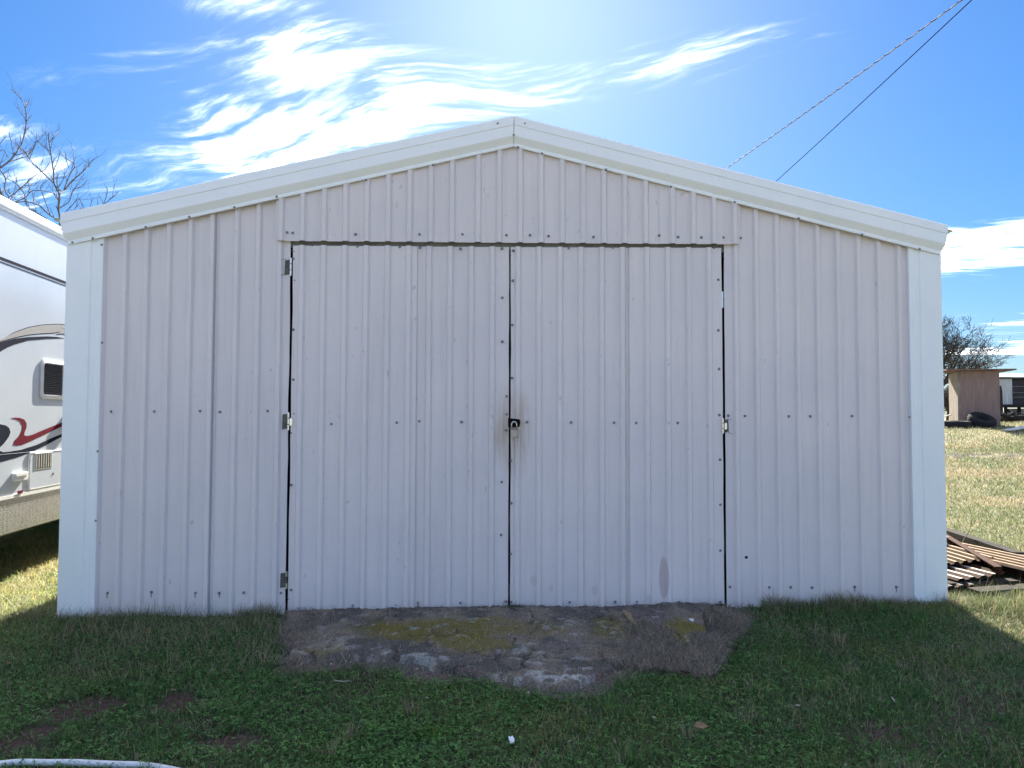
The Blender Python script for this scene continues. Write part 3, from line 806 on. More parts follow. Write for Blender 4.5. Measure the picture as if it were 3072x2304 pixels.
# skirt of diamond plate with raised lugs, and the white trim above it
MB().box(-0.012, -0.004, S0, S1, zlo, zsk - 0.012).build('skirt_plate', M_DIAM, trailer)
m = MB(); m.box(-0.010, 0.012, S0, S1, zsk - 0.012, zsk + 0.018)
m.build('skirt_trim', M_VINYLW, trailer)
m = MB(); a = -1.4; row = 0; sp_ = 0.033
zc_ = zlo + 0.015
while zc_ < zsk - 0.03:
    a = -1.6 + (row % 2) * sp_ / 2
    col_ = 0
    while a < 2.2:
        dx, dz = (0.011, 0.006) if (col_ + row) % 2 else (0.011, -0.006)
        px_, pz_ = -dz * 0.32, dx * 0.32
        m.add([(-0.0038, a - dx, zc_ - dz), (-0.0038, a - px_, zc_ - pz_), (-0.0038, a + dx, zc_ + dz), (-0.0038, a + px_, zc_ + pz_), (-0.0008, a, zc_)],
              [(0, 1, 4), (1, 2, 4), (2, 3, 4), (3, 0, 4)])
        a += sp_; col_ += 1
    zc_ += sp_ * 0.62; row += 1
tag(m.build('tread_lugs', M_DIAM, trailer), kind='stuff')
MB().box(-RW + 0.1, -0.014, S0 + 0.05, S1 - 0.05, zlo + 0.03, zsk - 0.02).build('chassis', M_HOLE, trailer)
# wheels
for s_ in (-2.30, -3.03):
    m = MB(); n = 20; pr = [(0.0, 0.20), (0.0, 0.30), (-0.03, 0.345), (-0.17, 0.345), (-0.20, 0.30), (-0.20, 0.20)]
    for j in range(n):
        a = 2 * math.pi * j / n
        for x, r in pr: m.v.append((x - 0.10, s_ + r * math.cos(a), 0.33 + RVZ + r * math.sin(a)))
    q = len(pr)
    for j in range(n):
        for i in range(q - 1): m.f.append((j * q + i, j * q + i + 1, ((j + 1) % n) * q + i + 1, ((j + 1) % n) * q + i))
    wh = m.build('wheel', M_TYRE, trailer)
    MB().tube([(-0.12, s_, 0.33 + RVZ), (-0.28, s_, 0.33 + RVZ)], 0.205, 16).build('rim', M_STEEL, wh)
MB().beam((-0.35, 3.9, zlo + 0.1), (-0.35, 3.9, Hs(RVP.x - 0.6, RVP.y + 3.9)), 0.06, 0.06).build('jack_leg', M_DARK, trailer)

def crop2(pts): return [rv(x * 0.42194, 900 + y * 0.42194) for x, y in pts]
def decal(pts, mat, off=0.001, name='decal'):
    MB().prism(pts, rvfn(off), 0.0012).build(name, mat, trailer)
def smooth_poly(pts, n=4):
    o = []; L = len(pts)
    for i in range(L):
        p0, p1, p2, p3 = (np.array(pts[(i + k - 1) % L]) for k in range(4))
        if np.linalg.norm(p2 - p1) < 1e-6: continue
        for t in np.linspace(0, 1, n, endpoint=False):
            o.append(tuple(0.5 * ((2 * p1) + (-p0 + p2) * t + (2 * p0 - 5 * p1 + 4 * p2 - p3) * t * t + (-p0 + 3 * p1 - 3 * p2 + p3) * t ** 3)))
    return o
BE = [(-60, 330), (0, 283), (100, 233), (200, 197), (300, 179), (400, 174), (490, 178), (600, 196), (600, 262), (490, 252), (445, 238), (398, 243), (428, 222), (380, 233), (300, 236), (200, 246), (100, 266), (0, 294)]
decal(crop2([(x, y + (5 if 2 <= i <= 8 else -5) * -1) for i, (x, y) in enumerate(BE)]), M_NAVY, 0.0010, 'swoosh_outline')
decal(crop2(BE), M_BEIGE, 0.0030, 'swoosh_beige')
decal(crop2([(440, 195), (470, 183), (520, 181), (560, 186), (560, 206), (520, 210), (470, 208)]), M_GEL, 0.0050, 'swoosh_notch')
decal(crop2([(-60, 345), (0, 302), (100, 276), (200, 263), (330, 258), (400, 262), (460, 272), (400, 275), (330, 277), (200, 288), (100, 317), (50, 338), (0, 368), (-60, 410)]), M_NAVY, 0.001, 'swoosh_navy')
decal(crop2([(75, 840), (110, 836), (140, 838), (172, 850), (188, 878), (187, 908), (172, 945), (172, 962), (190, 968), (230, 958), (300, 927), (375, 897), (443, 870), (441, 898), (330, 950), (230, 998), (160, 1028), (120, 1036), (92, 1031), (102, 1000), (138, 962), (154, 925), (157, 892), (140, 862), (115, 850)]), M_RED, 0.001, 'swoosh_maroon')
decal(crop2([(-80, 880), (-30, 878), (0, 883), (40, 892), (64, 910), (73, 940), (60, 975), (25, 1022), (0, 1046), (-40, 1060), (-80, 1040)]), M_NAVY, 0.001, 'swoosh_navy')
decal(crop2([(-60, 1085), (0, 1073), (20, 1082), (60, 1079), (150, 1065), (260, 1030), (380, 975), (457, 946), (457, 962), (330, 1030), (230, 1078), (120, 1120), (0, 1152), (-60, 1170)]), M_NAVY, 0.001, 'swoosh_navy')
def crop1(pts): return [rv(x * 0.42194, 200 + y * 0.42194) for x, y in pts]
za_, zb_ = crop1([(0, 1380), (497, 1514)]), crop1([(0, 1402), (497, 1527)])
zA = sum(p[1] for p in za_) / 2; zB = zA - 0.026
decal([(S0 + 0.1, zB), (S1 - 0.1, zB), (S1 - 0.1, zA), (S0 + 0.1, zA)], M_NAVY, 0.001, 'pinstripe')
decal([(S0 + 0.1, zB - 0.024), (S1 - 0.1, zB - 0.024), (S1 - 0.1, zB - 0.014), (S0 + 0.1, zB - 0.014)], M_NAVY, 0.001, 'pinstripe')
# seam line
zs_ = crop2([(120, 1128), (455, 1058)])[1][1]
decal([(S0 + 0.1, zs_), (S1 - 0.1, zs_), (S1 - 0.1, zs_ + 0.004), (S0 + 0.1, zs_ + 0.004)], M_GEL, 0.003, 'body_seam')

def rrect(s0, s1, z0, z1, r, n=5):
    o = []
    for (cx_, cz_, a0) in ((s1 - r, z1 - r, 0), (s0 + r, z1 - r, 90), (s0 + r, z0 + r, 180), (s1 - r, z0 + r, 270)):
        for a in np.linspace(a0, a0 + 90, n): o.append((cx_ + r * math.cos(math.radians(a)), cz_ + r * math.sin(math.radians(a))))
    return o
def ring(outer, inner, fn, t, name, mat, parent):
    n = len(outer); m = MB()
    for p in outer: m.v.append(fn(p[0], p[1], t * 0.6))
    for p in inner: m.v.append(fn(p[0], p[1], t))
    for p in outer: m.v.append(fn(p[0], p[1], 0))
    for p in inner: m.v.append(fn(p[0], p[1], 0))
    for i in range(n):
        j = (i + 1) % n
        m.f += [(i, j, n + j, n + i), (i, 2 * n + i, 2 * n + j, j), (n + i, n + j, 3 * n + j, 3 * n + i)]
    return m.build(name, mat, parent)
w0 = crop2([(290, 425)])[0]; w1 = crop2([(290, 693)])[0]
ws0, wz1, wz0 = w0[0], w0[1], w1[1]; wsd = crop2([(443, 560)])[0][0]; ws1 = ws0 + 2 * (wsd - ws0)
win = MB().prism(rrect(ws0 + 0.03, ws1 - 0.03, wz0 + 0.03, wz1 - 0.03, 0.045), rvfn(0.001), 0.002).build('window', M_GLASS, trailer)
ring(rrect(ws0 - 0.014, ws1 + 0.014, wz0 - 0.014, wz1 + 0.014, 0.07), rrect(ws0 + 0.022, ws1 - 0.022, wz0 + 0.022, wz1 - 0.022, 0.045), rvfn(0.001), 0.022, 'window_frame', M_VINYLW, win)
MB().box(0.003, 0.014, wsd - 0.010, wsd + 0.012, wz0 + 0.02, wz1 - 0.02).build('window_mullion', M_VINYLW, win)
z = wz0 + 0.045; slat = None
while z < wz1 - 0.04:
    if slat is None:
        slat = MB().add([(0.0035, ws0 + 0.04, -0.004), (0.0035, wsd - 0.05, -0.004), (0.0055, wsd - 0.05, 0.003), (0.0055, ws0 + 0.04, 0.003)], [(0, 1, 2, 3)]).build('blind_slat', M_BLIND, win); slat.location.z = z
    else: inst('blind_slat', slat.data, (0, 0, z), win)
    z += 0.017
# access hatch with louvre, outlet cover, side lamp
h0, h1, h2 = crop2([(205, 1088)])[0], crop2([(203, 1348)])[0], crop2([(470, 1070)])[0]
hs0, hs1, hz1, hz0 = h0[0], h2[0] + 0.05, h0[1], h1[1]
hatch = MB().prism(rrect(hs0, hs1, hz0, hz1, 0.02), rvfn(0.001), 0.010).build('access_hatch', M_GEL, trailer)
ring(rrect(hs0 - 0.010, hs1 + 0.010, hz0 - 0.010, hz1 + 0.010, 0.025), rrect(hs0 + 0.002, hs1 - 0.002, hz0 + 0.002, hz1 - 0.002, 0.018), rvfn(0.001), 0.014, 'hatch_frame', M_VINYLW, hatch)
v0, v1 = crop2([(240, 1095)])[0], crop2([(355, 1178)])[0]
vs0, vs1, vz1, vz0 = v0[0], v1[0], v0[1], v1[1] - 0.01
MB().box(0.0112, 0.0125, vs0, vs1, vz0, vz1).build('vent_opening', M_HOLE, hatch)
ring([(vs0 - .008, vz0 - .01), (vs1 + .008, vz0 - .01), (vs1 + .008, vz1 + .01), (vs0 - .008, vz1 + .01)], [(vs0, vz0), (vs1, vz0), (vs1, vz1), (vs0, vz1)], rvfn(0.0112), 0.006, 'vent_frame', M_VINYLW, hatch)
for i in range(7):
    a = vs0 + (i + 0.5) * (vs1 - vs0) / 7; wv = (vs1 - vs0) / 7 * 0.26
    MB().box(0.0128, 0.018, a - wv, a + wv, vz0 + 0.004, vz1 - 0.004).build('louvre_slat', M_STEEL, hatch)
kx = crop2([(368, 1235)])[0]; MB().tube([(0.011, kx[0], kx[1]), (0.016, kx[0], kx[1])], 0.010, 10).build('key_lock', M_DARK, hatch)
o0, o1 = crop2([(80, 1228)])[0], crop2([(172, 1290)])[0]
ob = MB().prism(rrect(o0[0], o1[0], o1[1] + 0.02, o0[1] - 0.005, 0.012), rvfn(0.001), 0.03).build('outlet_cover', M_VINYLW, trailer)
MB().box(0.0315, 0.040, o0[0] + 0.01, o1[0] - 0.01, o0[1] - 0.035, o0[1] - 0.012).build('outlet_flap', M_VINYLW, ob)
q0, q1 = crop2([(448, 815)])[0], crop2([(482, 950)])[0]
MB().prism(rrect(q0[0], q0[0] + 0.12, q1[1], q0[1], 0.03), rvfn(0.001), 0.045).build('side_lamp', M_VINYLW, trailer, smooth=False)
r0 = crop2([(130, 1365)])[0]
MB().box(0.013, 0.02, r0[0] - 0.04, r0[0] + 0.04, r0[1] - 0.012, r0[1] + 0.012).build('side_reflector', M_RED, trailer)

# ------------------------------------------------------------------ right-hand yard: sheet pile and timbers
M_SHADESTRIPE = simple('rust_shade_stripe', (0.055, 0.030, 0.018), 0.9, 0, 0.5, 18, 0.3)  # dark stripes for sheet sides and valleys, shading put into the rust colour
M_SHEETW = simple('old_white_sheet', (0.46, 0.45, 0.42), 0.5, 0, 0.15, 10, 0.1)
M_SHEETT = simple('rust_stained_sheet', (0.30, 0.19, 0.085), 0.6, 0.1, 0.25, 14, 0.2, stretch=(1, 0.4, 1))
M_SHEETG = simple('dull_galvanised_sheet', (0.13, 0.135, 0.14), 0.5, 0.4, 0.2, 10)
M_RUST = simple('rusted_steel', (0.060, 0.028, 0.018), 0.85, 0, 0.4, 25, 0.4)
M_TIMBER = simple('weathered_timber', (0.036, 0.032, 0.028), 0.9, 0, 0.4, 14, 0.6, stretch=(1, 0.12, 1))
M_TIMBERL = simple('grey_board', (0.34, 0.31, 0.27), 0.9, 0, 0.3, 14, 0.5, stretch=(0.3, 1, 1))

def corr_sheet(name, c, yaw, tilt_side, tilt_end, wid, length, mat, label, pitch=0.09, amp=0.014, bend=0.0, stripe_mat=None):
    m = MB(); nseg = int(wid / pitch * 4); rows = 8
    for lay in (0, 1):
        for r in range(rows + 1):
            f = r / rows
            for i in range(nseg + 1):
                x = -wid / 2 + wid * i / nseg; ph = (i % 4)
                zc = amp * (1 if ph in (1, 2) else 0)
                m.v.append((x, length * (f - 0.5), zc + bend * math.sin(f * math.pi) - lay * 0.0015))
    L = (rows + 1) * (nseg + 1)
    for r in range(rows):
        for i in range(nseg):
            a = r * (nseg + 1) + i; b = a + nseg + 1
            m.f.append((a, a + 1, b + 1, b)); m.f.append((L + a, L + b, L + b + 1, L + a + 1))
    o = m.build(name, mat, None, fix=False)
    o.data.materials.append(stripe_mat or M_SHADESTRIPE)
    for i, p in enumerate(o.data.polygons): p.material_index = 0 if (i // 2) % nseg % 4 == 1 else 1  # light ridge tops, painted dark stripes on sides and valleys
    o.location = c; o.rotation_euler = (tilt_end, tilt_side, yaw)
    return tag(o, label, 'metal sheet', 'scrap sheets piled beside the shed')

def gpos(u, v): 
    p = on_ground(u, v); return p
gz = lambda x, y: Hs(x, y)
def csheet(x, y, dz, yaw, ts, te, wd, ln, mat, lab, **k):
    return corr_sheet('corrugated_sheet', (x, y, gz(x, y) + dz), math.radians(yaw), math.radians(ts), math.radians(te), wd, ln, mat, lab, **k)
YARD = True
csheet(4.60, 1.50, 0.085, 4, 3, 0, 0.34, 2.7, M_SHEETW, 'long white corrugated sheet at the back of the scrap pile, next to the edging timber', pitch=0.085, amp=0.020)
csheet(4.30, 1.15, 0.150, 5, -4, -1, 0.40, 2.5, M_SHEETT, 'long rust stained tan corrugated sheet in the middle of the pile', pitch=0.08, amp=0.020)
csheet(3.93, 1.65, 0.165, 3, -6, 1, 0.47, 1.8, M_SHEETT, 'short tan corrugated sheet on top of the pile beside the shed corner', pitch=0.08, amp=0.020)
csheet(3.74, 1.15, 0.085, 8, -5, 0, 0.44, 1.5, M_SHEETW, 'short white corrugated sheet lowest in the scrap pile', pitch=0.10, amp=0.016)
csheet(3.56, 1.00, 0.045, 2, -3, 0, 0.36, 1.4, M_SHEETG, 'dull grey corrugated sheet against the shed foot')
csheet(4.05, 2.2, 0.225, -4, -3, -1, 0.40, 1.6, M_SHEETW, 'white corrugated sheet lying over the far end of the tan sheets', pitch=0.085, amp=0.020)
def thing_mb(m, name, mat, label, cat, group=None, smooth=False):
    return tag(m.build(name, mat, None, smooth=smooth), label, cat, group)
def angle_iron(p, q, label):
    a_, b_ = Vector((p[0], p[1], gz(p[0], p[1]) + p[2])), Vector((q[0], q[1], gz(q[0], q[1]) + q[2])); m = MB(); n = 6
    A_ = [(-0.03, 0.0), (0.03, 0.0), (0.03, -0.055), (0.024, -0.055), (0.024, -0.006), (-0.03, -0.006)]
    for e_ in (a_, b_):
        for x, z in A_: m.v.append((e_.x + x, e_.y, e_.z + z))
    for i in range(n): m.f.append((i, (i + 1) % n, n + (i + 1) % n, n + i))
    m.f.append(tuple(range(n))); m.f.append(tuple(range(2 * n - 1, n - 1, -1)))
    thing_mb(m, 'angle_iron', M_RUST, label, 'metal bar')
angle_iron((4.55, 2.45, 0.27), (4.00, 0.42, 0.17), 'rusty angle iron lying across the scrap sheets')
angle_iron((4.22, 0.95, 0.13), (4.42, -0.10, 0.05), 'rusty angle iron with its end in the grass at the pile front')
for yy, lab in ((0.40, 'front timber bearer under the scrap sheets'), (2.3, 'rear timber bearer under the scrap sheets')):
    m = MB(); m.beam((3.36, yy, gz(3.4, yy) + 0.02), (4.72, yy + 0.06, gz(4.5, yy) + 0.02), 0.10, 0.09)
    thing_mb(m, 'timber_bearer', M_TIMBER, lab, 'timber')
m = MB(); m.beam((3.62, 0.16, gz(3.6, .16) + 0.035), (4.35, 0.24, gz(4.3, .2) + 0.045), 0.14, 0.05)  # added dark piece standing in for the shadow under the pile front
thing_mb(m, 'void_shade_board', M_TIMBER, 'short dark board added for the shadowed void at the front of the scrap pile', 'board')
# long edging timber behind the pile, two lengths
e0, e1, e2 = Vector((5.10, 3.6, 0)), Vector((4.84, 1.34, 0)), Vector((4.62, -0.45, 0))
for a, b, lab, dz in ((e0, e1, 'dark weathered edging timber behind the scrap pile, far length', 0.045), (e1, e2, 'dark weathered edging timber at the right edge, near length', 0.03)):
    d = (b - a); m = MB()
    a2 = a + d * 0.006; b2 = b - d * 0.006
    m.beam((a2.x, a2.y, gz(a2.x, a2.y) + dz), (b2.x, b2.y, gz(b2.x, b2.y) + dz), 0.11, 0.13)
    thing_mb(m, 'edging_timber', M_TIMBER, lab, 'timber')

# ------------------------------------------------------------------ far yard: privy, tyres, mobile home, brush
PZ = 26.0
def far(u, v, z): return at_depth(u, v, z)
pb = far(2918, 1264, PZ); hz_ = gz(pb.x, pb.y)
M_PLY = simple('aged_plywood', (0.225, 0.165, 0.150), 0.85, 0, 0.18, 3, 0.3, stretch=(6, 6, 0.5))
M_PLYL = simple('bleached_plywood', (0.22, 0.19, 0.16), 0.85, 0, 0.35, 4, 0.3, stretch=(3, 3, 0.6))
M_TINROOF = simple('brown_roof_board', (0.15, 0.105, 0.09), 0.8, 0, 0.25, 6)
k_ = PZ / F_PX
xl_, xc_, xr_ = (2851 - 2877) * k_, 0.0, (2986 - 2877) * k_
pc = far(2877, 1264, PZ)
privy = empty('garden_shed', (pc.x, pc.y, gz(pc.x, pc.y)), -0.33)
tag(privy, 'narrow brown plywood shed with flat overhanging roof across the field', 'shed')
ph_ = (1262 - 1098) * k_
dp = 1.25
m = MB(); m.box(0, xr_, 0, 0.03, -0.1, ph_); m.build('front_wall', M_PLY, privy)
MB().box(0, 0.03, 0.032, dp, -0.1, ph_ - 0.03).build('side_wall', M_PLYL, privy)
m = MB(); m.box(xr_ - 0.03, xr_, 0.03, dp, -0.1, ph_ - 0.03); m.build('side_wall', M_PLY, privy)
MB().box(-0.03, 0.06, -0.025, -0.002, -0.1, ph_ - 0.01).build('corner_board', M_PLYL, privy)
m = MB(); m.beam((-0.42, dp / 2, ph_ + 0.05), (xr_ + 0.42, dp / 2, ph_ + 0.03), 1.85, 0.045); m.build('roof', M_TINROOF, privy)

def tyre(name, c, R, r, tilt, yaw, label):
    m = MB(); n, q = 28, 10
    for j in range(n):
        a = 2 * math.pi * j / n
        for i in range(q):
            b = 2 * math.pi * i / q
            cr, sr = math.cos(b), math.sin(b)
            rr = R - r + r * (abs(cr) ** 0.6) * (1 if cr > 0 else -1); zz_ = r * 1.15 * (abs(sr) ** 0.6) * (1 if sr > 0 else -1)
            if cr > 0.6 and j % 2: rr -= 0.02
            m.v.append((rr * math.cos(a), rr * math.sin(a), zz_))
    for j in range(n):
        for i in range(q): m.f.append((j * q + i, ((j + 1) % n) * q + i, ((j + 1) % n) * q + (i + 1) % q, j * q + (i + 1) % q))
    o = m.build(name, M_TYRE, None, smooth=True); o.location = c; o.rotation_euler = (tilt, 0, yaw)
    return tag(o, label, 'tyre', 'old tyres by the plywood shed')
t0 = far(2945, 1254, PZ - 0.8); tyre('tractor_tyre', (t0.x, t0.y, gz(t0.x, t0.y) + 0.22), 0.44, 0.13, math.radians(28), 0.1, 'black tractor tyre leaning at the foot of the plywood shed')
t0 = far(2875, 1262, PZ - 0.9); tyre('tractor_tyre', (t0.x, t0.y, gz(t0.x, t0.y) + 0.09), 0.40, 0.11, math.radians(3), 0.1, 'flat black tyre between the leaning tyre and the leftmost one')
t0 = far(2836, 1262, PZ - 0.9); tyre('tractor_tyre', (t0.x, t0.y, gz(t0.x, t0.y) + 0.09), 0.38, 0.11, math.radians(2), 0.4, 'leftmost flat black tyre close to the big shed corner')
s0_, s1_ = far(2812, 1258, PZ - 1.6), far(2852, 1244, PZ - 1.2)
m = MB(); m.beam(s0_, s1_, 0.07, 0.03); thing_mb(m, 'leaning_board', M_TIMBERL, 'pale thin board leaning over the flat tyres', 'board')

# mobile home on blocks
MZ = 33.0; mk = MZ / F_PX
mc = far(2985, 1257, MZ)
mob = empty('mobile_home', (mc.x, mc.y, gz(mc.x, mc.y)), 0.0)
tag(mob, 'derelict white mobile home raised on posts behind the plywood shed', 'mobile home')
M_OLDWHITE = simple('old_white_siding', (0.50, 0.51, 0.50), 0.7, 0, 0.2, 2, 0, stretch=(3, 3, 0.5))
M_DKWALL = simple('dark_open_bay', (0.05, 0.05, 0.055), 0.8, 0, 0.4, 5, 0, stretch=(0.3, 1, 4))
hgt = lambda v: (1257 - v) * mk
wx_ = lambda u: (u - 2985) * mk
MB().box(wx_(2960), wx_(3040), 0, 2.4, hgt(1203), hgt(1126)).build('end_wall', M_OLDWHITE, mob)
MB().box(wx_(3040) + 0.002, wx_(3300), 0.12, 2.4, hgt(1203), hgt(1127)).build('open_bay', M_DKWALL, mob)
for v in (1148, 1166, 1180): MB().box(wx_(3044), wx_(3300), 0.06, 0.118, hgt(v + 2.0), hgt(v)).build('wall_rail', M_SHEETG, mob)
MB().box(wx_(2950), wx_(3310), -0.1, 2.5, hgt(1126) + 0.004, hgt(1121)).build('roof', M_DKWALL, mob)
MB().box(wx_(2985), wx_(3310), -0.3, 2.4, hgt(1211), hgt(1203) - 0.004).build('deck_beam', M_TIMBER, mob)
for u in (3003, 3033, 3075, 3130, 3220): MB().beam((wx_(u), 0.3, -0.2), (wx_(u), 0.3, hgt(1211)), 0.10, 0.10, Vector((0, 1, 0))).build('post', M_TIMBER, mob)
MB().beam((wx_(3012), -0.1, hgt(1213)), (wx_(3030), -0.1, hgt(1230)), 0.06, 0.06).build('brace', M_TIMBER, mob)
MB().box(wx_(3043), wx_(3310), 0.5, 0.55, -0.2, hgt(1215)).build('skirting', M_OLDWHITE, mob)
pp0, pp1 = far(3003, 1262, 30), far(3003, 1157, 30)
m = MB(); m.tube([(pp0.x, pp0.y, gz(pp0.x, pp0.y) - 0.2), (pp0.x - 0.02, pp0.y, pp1.z - 0.2), (pp0.x - 0.02, pp0.y, pp1.z)], [0.09, 0.085, 0.05], 8)
thing_mb(m, 'fence_post', M_TIMBER, 'dark upright wooden post in front of the mobile home', 'post')
# scrap heap below it: separate logs and bent bits
rs = random.Random(4)
for i in range(16):
    u = 2994 + rs.random() * 110; zz = 29.0 + rs.random() * 1.2; p = far(u, 1255, zz)
    g0 = gz(p.x, p.y); L_ = 0.35 + rs.random() * 0.4; a = rs.random() * 3.1; h_ = g0 + 0.06 + rs.random() * 0.26; tz = rs.uniform(-0.12, 0.12)
    m = MB(); d = Vector((math.cos(a), math.sin(a) * 0.6, 0)) * L_ / 2
    m.tube([Vector((p.x, p.y, h_ - tz)) - d, Vector((p.x, p.y, h_ + 0.02)), Vector((p.x, p.y, h_ + tz)) + d], [0.07, 0.085, 0.06], 7)
    tag(m.build('log', M_TIMBER if i % 3 else M_RUST, None), 'rough log or pipe in the dark heap below the mobile home', 'log', 'scrap heap under the mobile home')
b0, b1 = on_ground(3022, 1297), on_ground(3110, 1284)
m = MB(); m.beam((b0.x, b0.y, gz(b0.x, b0.y) + 0.06), (b1.x, b1.y, gz(b1.x, b1.y) + 0.09), 0.30, 0.035); thing_mb(m, 'plank', M_SHEETW, 'pale plank lying on the straw field at the right edge', 'plank')

# ------------------------------------------------------------------ trees
M_BARK = simple('grey_bark', (0.115, 0.108, 0.112), 0.9, 0, 0.3, 20)
M_BARKD = simple('dark_bark', (0.060, 0.052, 0.048), 0.9, 0, 0.3, 10)
def bez(pts, n=3):
    pts = [Vector(p) for p in pts]; o = []
    for i in range(len(pts) - 1):
        p0, p1, p2, p3 = pts[max(i - 1, 0)], pts[i], pts[i + 1], pts[min(i + 2, len(pts) - 1)]
        for k in range(n):
            t = k / n
            o.append(0.5 * ((2 * p1) + (p2 - p0) * t + (2 * p0 - 5 * p1 + 4 * p2 - p3) * t * t + (3 * p1 - p0 - 3 * p2 + p3) * t ** 3))
    return o + [pts[-1]]

# bare tree behind the trailer: limbs surveyed from the photograph, set at their own depths, twigs grown from them
TL = 14.0
LIMBS = [([(430, 1090), (415, 1000), (420, 910), (385, 830), (380, 750), (365, 640), (350, 540), (345, 470)], 2.6, 0.9, 0.0),
         ([(350, 540), (380, 500), (412, 460)], 1.1, 0.6, 0.0),
         ([(352, 600), (300, 560), (262, 530), (232, 600), (215, 650)], 1.3, 0.7, 0.3),
         ([(420, 910), (465, 870), (510, 815), (590, 745), (640, 690), (670, 655)], 1.9, 0.7, -0.5),
         ([(635, 715), (625, 650)], 0.8, 0.5, -0.5),
         ([(455, 870), (500, 760), (530, 700), (455, 640), (415, 590)], 1.3, 0.6, -0.3),
         ([(490, 720), (470, 660), (462, 600)], 0.9, 0.5, -0.3),
         ([(385, 830), (285, 735), (232, 685), (180, 610), (132, 562)], 1.8, 0.7, 0.6),
         ([(-40, 760), (0, 722), (55, 680), (100, 632), (150, 560), (175, 470), (187, 390), (180, 300), (150, 230), (80, 160)], 2.4, 0.8, 0.9),
         ([(180, 300), (210, 235)], 0.8, 0.5, 0.9), ([(150, 230), (132, 165)], 0.7, 0.5, 0.9), ([(187, 390), (230, 340)], 0.9, 0.5, 0.9),
         ([(55, 680), (150, 650), (200, 630), (250, 545), (265, 470)], 1.3, 0.6, 0.7), ([(100, 632), (80, 540), (65, 460)], 1.1, 0.5, 1.0),
         ([(430, 1090), (360, 1060), (280, 990), (190, 960), (100, 965), (30, 930), (0, 860)], 1.8, 0.8, 0.4),
         ([(0, 730), (40, 800), (30, 860), (60, 930), (50, 990)], 1.6, 0.9, 0.7), ([(60, 930), (130, 880), (240, 780), (320, 730), (355, 670)], 1.2, 0.6, 0.5),
         ([(100, 965), (180, 930), (240, 880), (380, 900), (420, 960)], 1.3, 0.7, 0.2), ([(-40, 640), (20, 590), (60, 650)], 1.1, 0.7, 1.1), ([(-30, 600), (20, 520), (55, 490)], 1.1, 0.5, 1.1),
         ([(415, 1010), (490, 960), (520, 880), (580, 850), (620, 805)], 1.3, 0.6, -0.2), ([(440, 1060), (500, 1000), (560, 940), (590, 1000), (600, 1030)], 1.1, 0.6, -0.6),
         ([(520, 880), (600, 760)], 0.8, 0.5, -0.2), ([(500, 1040), (540, 1000), (555, 950)], 0.8, 0.5, -0.7), ([(620, 1070), (640, 1000), (658, 940)], 0.9, 0.5, -0.8),
         ([(690, 1080), (735, 985), (700, 910)], 1.2, 0.6, -1.0), ([(735, 985), (800, 930), (858, 892)], 1.1, 0.5, -1.0), ([(735, 985), (765, 885), (752, 845)], 0.9, 0.5, -1.0),
         ([(330, 1080), (250, 1030), (190, 990), (170, 900), (110, 830), (40, 790)], 1.4, 0.7, 0.3), ([(360, 1060), (300, 900), (290, 850), (340, 800)], 1.1, 0.6, 0.5),
         ([(300, 1080), (260, 1040), (230, 900), (200, 880)], 1.0, 0.6, 0.2), ([(0, 970), (60, 960), (110, 900), (160, 850), (250, 840), (300, 780)], 1.2, 0.6, 0.8)]
tree = empty('bare_tree', at_depth(150, 1300, TL)[:]); tree.location.z = -0.05
tag(tree, 'leafless tree with thin upswept twigs showing above the trailer roof', 'tree')
tb = tree.location
def tl(x, y, dz): 
    p = at_depth(x * 0.42194, 200 + y * 0.42194, TL + dz); return p - tb
crown = MB(); limbs = MB(); rt = random.Random(9); buds = MB()
def twig(m, p, d, L, r, lev):
    pts = [p]; rr = [r]; n = 4
    for i in range(n):
        d = (d + Vector((rt.uniform(-.28, .28), rt.uniform(-.28, .28), rt.uniform(-.10, .30)))).normalized()
        p = p + d * L / n; pts.append(p); rr.append(r * (1 - 0.6 * (i + 1) / n))
    m.tube(pts, rr, 4)
    if lev > 0:
        for i in (1, 2, 3, 4):
            if rt.random() < 0.62:
                dd = (d + Vector((rt.uniform(-.9, .9), rt.uniform(-.9, .9), rt.uniform(-.4, .7)))).normalized()
                twig(m, pts[i], dd, L * rt.uniform(0.4, 0.65), rr[i] * 0.7, lev - 1)
for pts, r0_, r1_, dz in LIMBS:
    b = bez([tl(x, y, dz + 0.25 * math.sin(i * 1.9 + x)) for i, (x, y) in enumerate(pts)], 4)
    n = len(b); rad = [(r0_ + (r1_ - r0_) * i / (n - 1)) * 0.0078 for i in range(n)]
    limbs.tube(b, rad, 6)
    for i in range(2, n - 1, 2):
        if rt.random() < 0.85:
            d = (b[i + 1] - b[i]).normalized(); dd = (d + Vector((rt.uniform(-1, 1), rt.uniform(-1, 1), rt.uniform(-.1, .8)))).normalized()
            twig(crown, b[i], dd, rt.uniform(0.18, 0.5), rad[i] * 0.6, 1)
trunk_top = tl(430, 1090, 0.0); tt2 = tl(-40, 760, 0.9); tt3 = tl(690, 1080, -1.0); tt4 = tl(330, 1080, .3); tt5 = tl(620, 1070, -.8); tt6 = tl(0, 970, .8)
base = Vector((0, 0, -0.1)); fork = Vector((0.1, 0, 1.5))
limbs.tube(bez([base, Vector((0.02, 0.03, 0.8)), fork], 4), [0.20 - 0.008 * i for i in range(9)], 10)
for q in (trunk_top, tt2, tt3, tt4, tt5, tt6):
    mid = (fork + q) / 2 + Vector((0, 0, 0.15)); pp = bez([fork - Vector((0, 0, 0.1)), mid, q], 5); limbs.tube(pp, [0.085 + (0.022 - 0.085) * i / (len(pp) - 1) for i in range(len(pp))], 8)
limbs.build('trunk', M_BARK, tree, smooth=True); crown.build('crown', M_BARK, tree)

